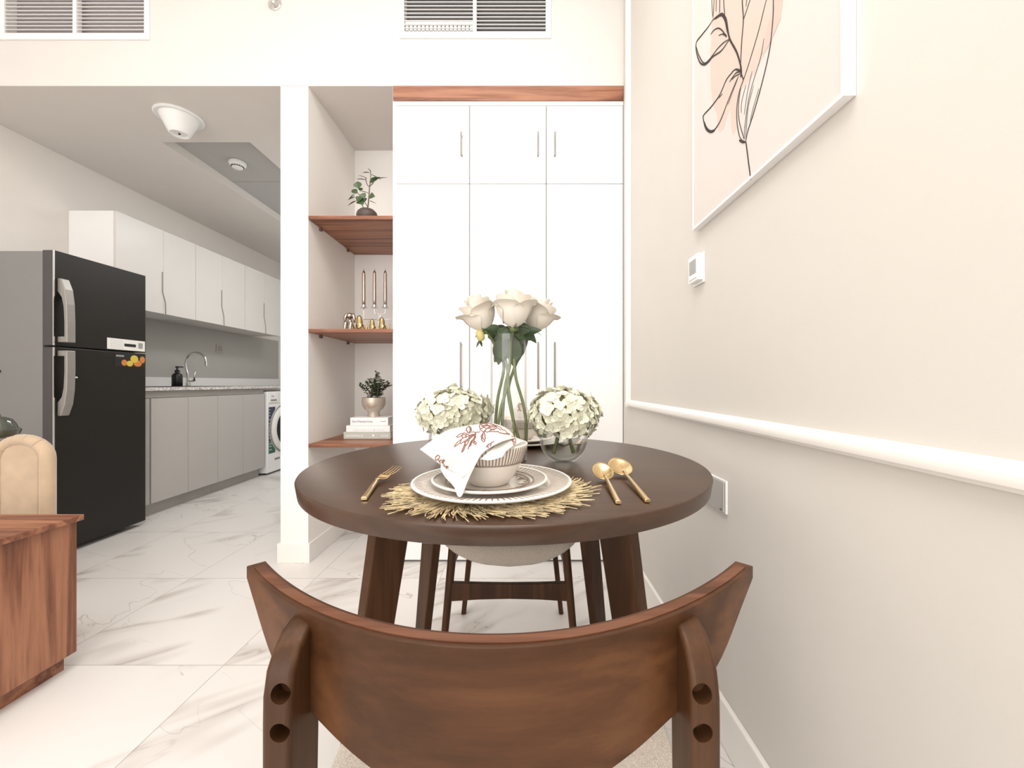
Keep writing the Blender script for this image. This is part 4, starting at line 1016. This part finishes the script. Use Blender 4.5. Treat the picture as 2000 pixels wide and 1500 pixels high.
mb = MB(); mb.grid(S2, 20, 24); mb.build('hanging_corner', 'linen', t, smooth=True, solid=.0012)
mb = MB(); mb.grid(S3, 20, 14); mb.build('inner_fold', 'linen', t, smooth=True, solid=.0012)
def on(S, px, py, rows=None):
    best = None
    for i in range(41):
        for j in range(41):
            p = S(i/40, j/40); x = VX+p.x*F/p.y; y = VY-(p.z-H)*F/p.y; d = (x-px)**2+(y-py)**2
            if best is None or d < best[0]: best = (d, i/40, j/40)
    return best[1], best[2]
def nrm(S, u, v):
    e = .01; a = S(min(1, u+e), v)-S(max(0, u-e), v); b = S(u, min(1, v+e))-S(u, max(0, v-e)); n = a.cross(b).normalized()
    return n if n.y < 0 or n.z > .5 else -n
PR = [ # botanical strokes in crop pixels (crop origin 780,780, x5)
 [(750, 340), (700, 370), (650, 410), (590, 440), (545, 465)], [(750, 340), (690, 350), (630, 355), (560, 375)], [(740, 345), (690, 400), (650, 460), (612, 525)], [(745, 345), (715, 400), (690, 440), (672, 485)],
 [(560, 372), (590, 345), (640, 340), (690, 352)], [(545, 465), (590, 400), (650, 370), (700, 365)], [(612, 525), (640, 440), (680, 390), (720, 362)], [(672, 485), (700, 440), (725, 400), (745, 350)],
 [(655, 310), (660, 280), (685, 272), (705, 295), (700, 325), (675, 335), (655, 310)], [(680, 335), (690, 300), (685, 280)], [(700, 330), (740, 330), (785, 325)],
 [(790, 240), (785, 280), (795, 310), (840, 325), (900, 320), (960, 325), (1020, 340), (1070, 350)], [(790, 240), (850, 240), (910, 250), (970, 275), (1020, 310), (1070, 350)], [(795, 300), (840, 270), (900, 260), (950, 275)], [(830, 320), (860, 290), (910, 275)], [(870, 322), (900, 300), (945, 290)],
 [(800, 250), (830, 280), (870, 290), (930, 305)], [(805, 270), (850, 255), (890, 285)], [(850, 245), (880, 265), (930, 285)], [(910, 255), (940, 280), (990, 310)],
 [(820, 325), (800, 360), (810, 405), (830, 415), (838, 380), (830, 330)], [(820, 340), (818, 400)], [(742, 340), (740, 390), (730, 425)], [(725, 425), (740, 410), (758, 430), (740, 442), (725, 425)],
 [(360, 575), (380, 545), (400, 560), (390, 585), (360, 590), (360, 575)], [(370, 590), (400, 600), (430, 600)], [(420, 600), (440, 595), (440, 612), (422, 612)], [(430, 610), (450, 650), (470, 660)], [(455, 655), (480, 660), (470, 675)], [(400, 600), (405, 625)],
 [(850, 470), (880, 445), (920, 420)], [(870, 450), (865, 480)], [(895, 435), (890, 460)], [(650, 460), (640, 420)], [(600, 430), (610, 400)], [(640, 350), (655, 370)], [(610, 355), (625, 385)]]
for grp in (PR[:24]+PR[30:], PR[24:30]):
  mb = MB()
  for st in grp:
    pl = []
    for x, y in smooth_pts([(a, b, 0) for a, b in st], 3) and [(v.x, v.y) for v in smooth_pts([(a, b, 0) for a, b in st], 3)]:
        u, v = on(S1, 780+x/5, 780+y/5); pl.append(S1(u, v)+nrm(S1, u, v)*.0012)
    mb.tube(pl, .00085, 4)
  mb.build('botanical_print', 'print', t)
# the end of the print that falls onto the inner fold
mb = MB()
for st in [[(1070, 355), (1090, 385), (1110, 420), (1120, 455)], [(1075, 350), (1110, 365), (1135, 400), (1125, 450)], [(1080, 370), (1120, 400)], [(1090, 400), (1130, 425)], [(1100, 360), (1105, 410)]]:
    pl = []
    for a, b in st:
        u, v = on(S3, 780+a/5, 780+b/5); pl.append(S3(u, v)+nrm(S3, u, v)*.0012)
    mb.tube(pl, .0006, 4)
mb.build('print_end', 'print', t)
# ---- cutlery
def bez(p0, p1, n): return [p0+(p1-p0)*k/n for k in range(n+1)]
def handle(mb, a, b, w0, w1, h):
    d = (b-a).normalized(); pts = [a, a+(b-a)*.15, a+(b-a)*.5, b]
    ws = [w0*.8, w0, (w0+w1)/2, w1]; s = Vector((-d.y, d.x, 0)).normalized(); up = Vector((0, 0, 1)); vs = []; fs = []
    for p, w_ in zip(pts, ws):
        for x, z in ((-1, -1), (1, -1), (1, .4), (.5, 1), (-.5, 1), (-1, .4)): vs.append(p+s*x*w_/2+up*z*h/2)
    for i in range(3):
        for k in range(6): fs.append((6*i+k, 6*i+(k+1) % 6, 6*i+6+(k+1) % 6, 6*i+6+k))
    fs += [tuple(range(6))[::-1], tuple(18+k for k in range(6))]; mb.add(vs, fs)
def fork(tip, neck, end, lab):
    t = thing('gold_fork', Vector((neck.x, neck.y, TZ)), lab, 'fork', 'gold forks')
    mb = MB(); handle(mb, neck, end, .0075, .0095, .006); mb.build('handle', 'gold', t, bevel=.0008)
    d = (tip-neck); d.z = 0; L_ = d.length; d.normalize(); s = Vector((-d.y, d.x, 0)); W_ = .0225
    def f(u, v):
        x = (u-.5)*2; w_ = W_/2*min(1, (.25+1.5*v)); return neck+d*(L_*.42*v)+s*x*w_+Vector((0, 0, .002-.0035*math.sin(PI*v)+.0008*x*x+.010*v*v*.25))
    mb = MB(); mb.grid(f, 8, 8); mb.build('head', 'gold', t, smooth=True, solid=.0016)
    mb = MB()
    for k in range(4):
        x = -1+2*k/3; b0 = neck+d*L_*.40+s*x*W_*.44+Vector((0, 0, .0035)); b1 = neck+d*L_*.72+s*x*W_*.46+Vector((0, 0, .006)); b2 = neck+d*L_+s*x*W_*.44+Vector((0, 0, .012))
        mb.tube(smooth_pts([b0, b1, b2], 4), [.0017-.0009*j/8 for j in range(9)], 6, rx=(1, .7))
    mb.build('tines', 'gold', t, smooth=True)
fork(Vector((-.250, .815, TZ+.004)), Vector((-.268, .745, TZ+.008)), Vector((-.2505, .640, TZ+.0042)), 'near gold fork on the bare tabletop left of the placemat')
fork(Vector((.151, 1.125, TZ+.004)), Vector((.163, 1.19, TZ+.008)), Vector((.19, 1.30, TZ+.0042)), 'far gold fork seen through the right glass globe')
def spoon(cen, neck, end, L_, W_, lab):
    t = thing('gold_spoon', Vector((neck.x, neck.y, TZ)), lab, 'spoon', 'gold spoons')
    mb = MB(); handle(mb, neck, end, .0070, .0090, .006); mb.build('handle', 'gold', t, bevel=.0008)
    d = cen-neck; d.z = 0; d.normalize(); s = Vector((-d.y, d.x, 0)); tilt = .10
    vs = []; fs = []; nr, seg = 8, 36
    for i in range(nr+1):
        r = i/nr
        for k in range(seg):
            a = 2*PI*k/seg; x = math.cos(a)*r; y = math.sin(a)*r
            vs.append(cen+d*x*L_/2+s*y*W_/2*(1+.12*x)+Vector((0, 0, -.0075*(1-r*r)+.0105*x+.0025*x*x+.006)))
    for i in range(nr):
        for k in range(seg): fs.append((i*seg+k, i*seg+(k+1) % seg, (i+1)*seg+(k+1) % seg, (i+1)*seg+k))
    mb = MB().add(vs, fs); mb.build('bowl', 'gold', t, smooth=True, solid=.0014)
    e = cen-d*(L_/2-.003)+Vector((0, 0, .0035)); mb = MB().tube(smooth_pts([e, (e+neck)/2+Vector((0, 0, .0010)), neck], 4), [.0045, .0040, .0036, .0034, .0032, .0032, .0032, .0033, .0034], 10, rx=(1, .7)); mb.build('neck', 'gold', t, smooth=True)
spoon(Vector((.1565, .783, TZ+.0092)), Vector((.155, .742, TZ+.0105)), Vector((.1475, .620, TZ+.0042)), .056, .040, 'small gold spoon beside the placemat')
spoon(Vector((.2005, .826, TZ+.0092)), Vector((.200, .776, TZ+.0105)), Vector((.195, .628, TZ+.0042)), .068, .048, 'large gold spoon, rightmost piece of cutlery')
# ================================================================ VASES AND FLOWERS
VC = Vector((-.033, .972, TZ))
VR, VH = .0455, .302
t = thing('tall_glass_vase', VC, 'tall clear cylindrical vase holding white roses', 'vase')
MB().lathe([(.001, 0), (VR-.002, 0), (VR, .003), (VR, VH-.001), (VR-.0012, VH), (VR-.0025, VH-.001), (VR-.0025, .008), (.001, .007)], VC, 72, cap0=False, cap1=False).build('glass', 'glass', t, smooth='auto')
MB().lathe([(.001, .0085), (VR-.003, .0085), (VR-.003, .075), (.001, .0752)], VC, 60, cap0=False, cap1=False).build('water', 'water', t, smooth='auto')
def rose(c, ax, R, lab, stem_pts, seed, spin=0):
    rr = random.Random(seed); t = thing('white_rose', c, lab, 'flower', 'white roses')
    Q = Vector((0, 0, 1)).rotation_difference(Vector(ax).normalized()).to_matrix()
    mb = MB()
    def petal(a0, wid, r0, r1, h, curl, tipb, base=0.0):
        def f(u, v):
            x = (u-.5)*2; a = a0+x*wid*(.35+.65*math.sin(min(1, v*1.25)*PI/2))*(1-.35*max(0, v-.8)/.2*abs(x))
            r = r0+(r1-r0)*math.sin(min(1, .02+v*1.15)*PI/2)**.62
            z = h*v*(1-.10*abs(x)**2.5)
            if v > .72:
                q_ = (v-.72)/.28; r += curl*q_*q_*(1+.5*x*x*math.cos(3*a0)); z -= abs(curl)*.45*q_*q_*x*x; r += tipb*(q_*q_)*(1-abs(x))
            r += .0012*math.sin(5*x+a0*3)*v
            return c+Q@Vector((math.cos(a)*r, math.sin(a)*r, base+z))
        mb.grid(f, 12, 12)
    petal(spin, 2.6, .0, R*.16, R*1.50, -.001, 0, R*.10)
    petal(spin+2.2, 2.0, R*.02, R*.24, R*1.55, .0, 0, R*.05)
    for k in range(3): petal(spin+k*2.1+.5, 1.35, R*.05, R*.38, R*1.52+rr.uniform(-.02, .02)*R, R*.03, .0, R*.0)
    for k in range(4): petal(spin+k*1.57+.2, 1.15, R*.05, R*.62, R*1.36+rr.uniform(-.05, .05)*R, R*.10, R*.05, -R*.02)
    for k in range(5): petal(spin+k*1.257+.9, 1.0, R*.05, R*.76, R*1.18+rr.uniform(-.1, .08)*R, R*.20, R*.12, -R*.03)
    mb.build('bloom', 'rose', t, smooth=True, recalc=False)
    MB().lathe([(.002, -R*.22), (R*.16, -R*.18), (R*.20, -R*.05), (R*.12, .0)], c, 16, ax=ax).build('hip', 'stem', t, smooth=True)
    mb = MB()
    for k in range(5):
        a = k*1.257; d = Q@Vector((math.cos(a), math.sin(a), .25)); mb.leaf(c+Q@Vector((0, 0, -R*.05)), d, Q@Vector((0, 0, 1)), R*.75, R*.20, .35, 2, 5)
    mb.build('sepals', 'leaf', t, smooth=True, recalc=False)
    MB().tube(smooth_pts([c+Q@Vector((0, 0, -R*.1))]+stem_pts, 8), .0038, 10).build('stem', 'stem', t, smooth=True)
    return t
def V(px, py, Y): return P(px, py, Y)
ra = rose(V(949, 643, .955), (-.36, -.28, .86), .053, 'leftmost white rose in the tall vase', [V(962, 665, .965), V(984, 712, .975), V(972, 780, .985), V(966, 850, .985), V(964, 882, .965)], 1, .4)
rb = rose(V(1003, 638, .918), (.02, -.20, .97), .053, 'central and tallest white rose in the tall vase', [V(998, 665, .95), V(995, 715, .965), V(986, 760, .975), V(981, 830, .975), V(984, 884, .955)], 2, 2.2)
rc = rose(V(1037, 643, 1.0), (.42, -.16, .88), .053, 'rightmost white rose in the tall vase', [V(1022, 670, .98), V(1006, 715, .975), V(993, 760, .985), V(1000, 810, .96), V(1020, 880, .965)], 3, 3.6)
lt = MB()
def bigleaf(par, px, py, Y, dx, dy, dY, wpx, mm='leaf', bend=.15, up=(0, -1, .3)):
    a = P(px, py, Y); b = P(px+dx, py+dy, Y+dY); MB().leaf(a, b-a, up, (b-a).length, wpx*Y/F, bend, 4, 9, .9).build('leaf', mm, par, smooth=True, recalc=False)
for par, a in ((ra, (988, 655, .96, -26, -20, .01, 26)), (ra, (985, 660, .97, -34, -4, .0, 26)), (ra, (990, 650, .965, -22, 44, .005, 34)), (ra, (982, 655, .95, -10, 60, .005, 30)), (ra, (978, 690, .975, -14, 18, .0, 14)),
               (rb, (1000, 652, .955, 6, 70, .005, 32)), (rb, (990, 640, .965, -20, 10, 0, 22)), (rb, (998, 645, .97, 22, -12, .01, 24)), (rb, (996, 640, .965, 2, 24, -.01, 40)),
               (rc, (1006, 650, .965, 20, 36, .0, 34)), (rc, (1010, 646, .98, 28, -8, .0, 26)), (rc, (1004, 670, .97, 12, 34, .0, 26)), (rc, (1022, 655, .975, 24, 6, .0, 18)), (rc, (1010, 640, .96, 10, 26, 0, 30)), (ra, (985, 650, .95, -42, -12, -.02, 22)), (rc, (1012, 652, .95, 46, -10, -.02, 20)), (rb, (992, 638, .94, -14, 30, 0, 30)), (rb, (1008, 640, .94, 28, 22, 0, 34)), (rc, (1020, 640, .96, 30, 30, 0, 16))):
    bigleaf(par, *a)
mb = MB(); mb.tube(smooth_pts([V(984, 632, .95), V(978, 614, .95), V(976, 605, .95), V(969, 585, .95)], 4), .0014, 6)
mb.leaf(V(976, 603, .95), V(985, 590, .95)-V(976, 603, .95), (0, -1, 0), .018, .007, .1); mb.build('side_sprig', 'leaf', rb, recalc=False)
c = V(938, 655, .945); t = thing('rose_bud', c, 'small yellow-green rose bud hanging over the vase lip', 'flower')
MB().lathe([(.002, -.014), (.008, -.011), (.0105, 0), (.008, .010), (.002, .014)], c, 20, ax=(-.3, -.2, 1)).build('petals', 'bud', t, smooth=True)
mb = MB()
for k in range(5): mb.leaf(c+Vector((0, 0, -.010)), (math.cos(k*1.26)*.6, math.sin(k*1.26)*.6, -1 if k % 2 else 1), (0, -1, 0), .022, .006, .2, 2, 4)
mb.build('sepals', 'leaf', t, smooth=True, recalc=False)
MB().tube(smooth_pts([c+Vector((.004, 0, .01)), V(955, 648, .955), V(980, 656, .965), V(988, 700, .975), V(994, 760, .96), V(1003, 820, .955), V(1004, 884, .955)], 6), .0026, 8).build('stem', 'stem', t, smooth=True)
for kx, (q0, lb_) in enumerate((([(1004, 700, .962), (1008, 740, .96), (1022, 790, .965), (1028, 835, .965), (1026, 884, .962)], 'bowed green stem on the right inside the tall vase'), ([(988, 705, .962), (992, 745, .97), (978, 800, .955), (972, 845, .955), (976, 886, .950)], 'slanting green stem on the left inside the tall vase'))):
    t = thing('foliage_stem', V(*q0[0]), lb_, 'flower stem', 'loose foliage stems')
    MB().tube(smooth_pts([V(*q_) for q_ in q0], 8), .0036, 10).build('stem', 'stem', t, smooth=True)
    bigleaf(t, q0[0][0], q0[0][1]+6, q0[0][2], (22, -20)[kx], -44, 0, 22)
# globe vases with hydrangeas
def globe(c, lab):
    t = thing('glass_globe_vase', c, lab, 'vase', 'glass globe vases')
    R = .0575; cz = c+Vector((0, 0, R-.004)); pr = []
    for k in range(19):
        a = -PI/2+.30+(PI-.30-.62)*k/18; pr.append((R*math.cos(a), R*math.sin(a)))
    inn = [((r*.965), z_*.965) for r, z_ in pr[::-1]]
    MB().lathe([(.001, pr[0][1])]+pr+inn+[(.001, inn[-1][1])], cz, 56, cap0=False, cap1=False).build('glass', 'glass', t, smooth=True)
    rw = R*.955; wl = -.006; wp = [(rw*math.cos(a), rw*math.sin(a)) for a in [-PI/2+.31+k*(PI/2-.31-.105)/10 for k in range(11)]]
    MB().lathe([(.001, wp[0][1])]+wp+[(.001, wp[-1][1])], cz, 48, cap0=False, cap1=False).build('water', 'water', t, smooth='auto')
    return cz
def hydrangea(c, R3, lab, gz, seed):
    rr = random.Random(seed); t = thing('hydrangea', c, lab, 'flower', 'cream hydrangeas')
    mb = MB(); n = 150; ga = PI*(3-math.sqrt(5))
    for k in range(n):
        zz = 1-1.72*(k+.5)/n; ph = k*ga+rr.uniform(-.1, .1); rad = math.sqrt(max(0, 1-zz*zz)); d = Vector((rad*math.cos(ph), rad*math.sin(ph), zz))
        lump = 1+.09*math.sin(3*ph+seed)+.07*math.sin(5*zz+ph*2)+rr.uniform(-.10, .05)
        p = c+Vector((d.x*R3[0], d.y*R3[1], d.z*R3[2]))*lump
        a = d.orthogonal().normalized(); b = d.cross(a); rot = rr.uniform(0, PI)
        tilt = Vector((rr.uniform(-.35, .35), rr.uniform(-.35, .35), rr.uniform(-.35, .35))); dn = (d+tilt).normalized(); a = dn.orthogonal().normalized(); b = dn.cross(a)
        s = rr.uniform(.0135, .0175)
        for j in range(4):
            an = rot+j*PI/2; dr_ = a*math.cos(an)+b*math.sin(an)
            def f(u, v, dr_=dr_, dn=dn, p=p, s=s):
                x = (u-.5)*2; w2 = s*.52*math.sin(PI*min(1, .08+v*.86))**.6; sd = dn.cross(dr_)
                return p+dr_*s*v+sd*x*w2+dn*(.18*s*v*v*(1 if (j+k) % 3 else -1.2)+.12*s*x*x-.004*0)
            mb.grid(f, 4, 4)
    mb.build('florets', 'hyd', t, smooth=True, recalc=False)
    MB().lathe([(.002, -.74), (.45, -.62), (.72, -.2), (.74, .2), (.5, .62), (.01, .78)], (0, 0, 0), 20).v and None
    core = MB(); core.lathe([(.002, -.62), (.40, -.52), (.66, -.2), (.68, .2), (.46, .58), (.01, .72)], (0, 0, 0), 20); core.v = [c+Vector((v.x*R3[0], v.y*R3[1], v.z*R3[2])) for v in core.v]
    core.build('flower_core', mat('green_cream_core', (.50, .54, .28), .8) if seed == 1 else 'bud', t, smooth=True)
    mb = MB(); base = gz+Vector((0, 0, -.045))
    for q_ in (-1, 1): mb.tube(smooth_pts([c+Vector((0, 0, -R3[2]*.5)), gz+Vector((q_*.006, 0, .03)), gz+Vector((q_*.024, .004*q_, -.034))], 6), .0045, 8)
    mb.build('stem', 'stem', t, smooth=True)
    mb = MB()
    for q_ in (.3, 2.4, 4.2): mb.leaf(gz+Vector((0, 0, -.02)), (math.cos(q_), math.sin(q_), .5), (0, 0, 1), .035, .012, .2, 2, 5)
    mb.build('leaf_stubs', 'stem', t, smooth=True, recalc=False)
gr = Vector((.0985, .965, TZ)); gl = Vector((-.170, .985, TZ))
cz = globe(gr, 'right clear glass globe vase holding a hydrangea'); hydrangea(P(1100, 812, .965), (.080, .074, .062), 'right cream hydrangea head, above the clear globe vase', cz, 1)
cz = globe(gl, 'left clear glass globe vase, half hidden behind the napkin'); hydrangea(P(886, 808, .985), (.082, .074, .058), 'left cream hydrangea head, behind the napkin', cz, 2)
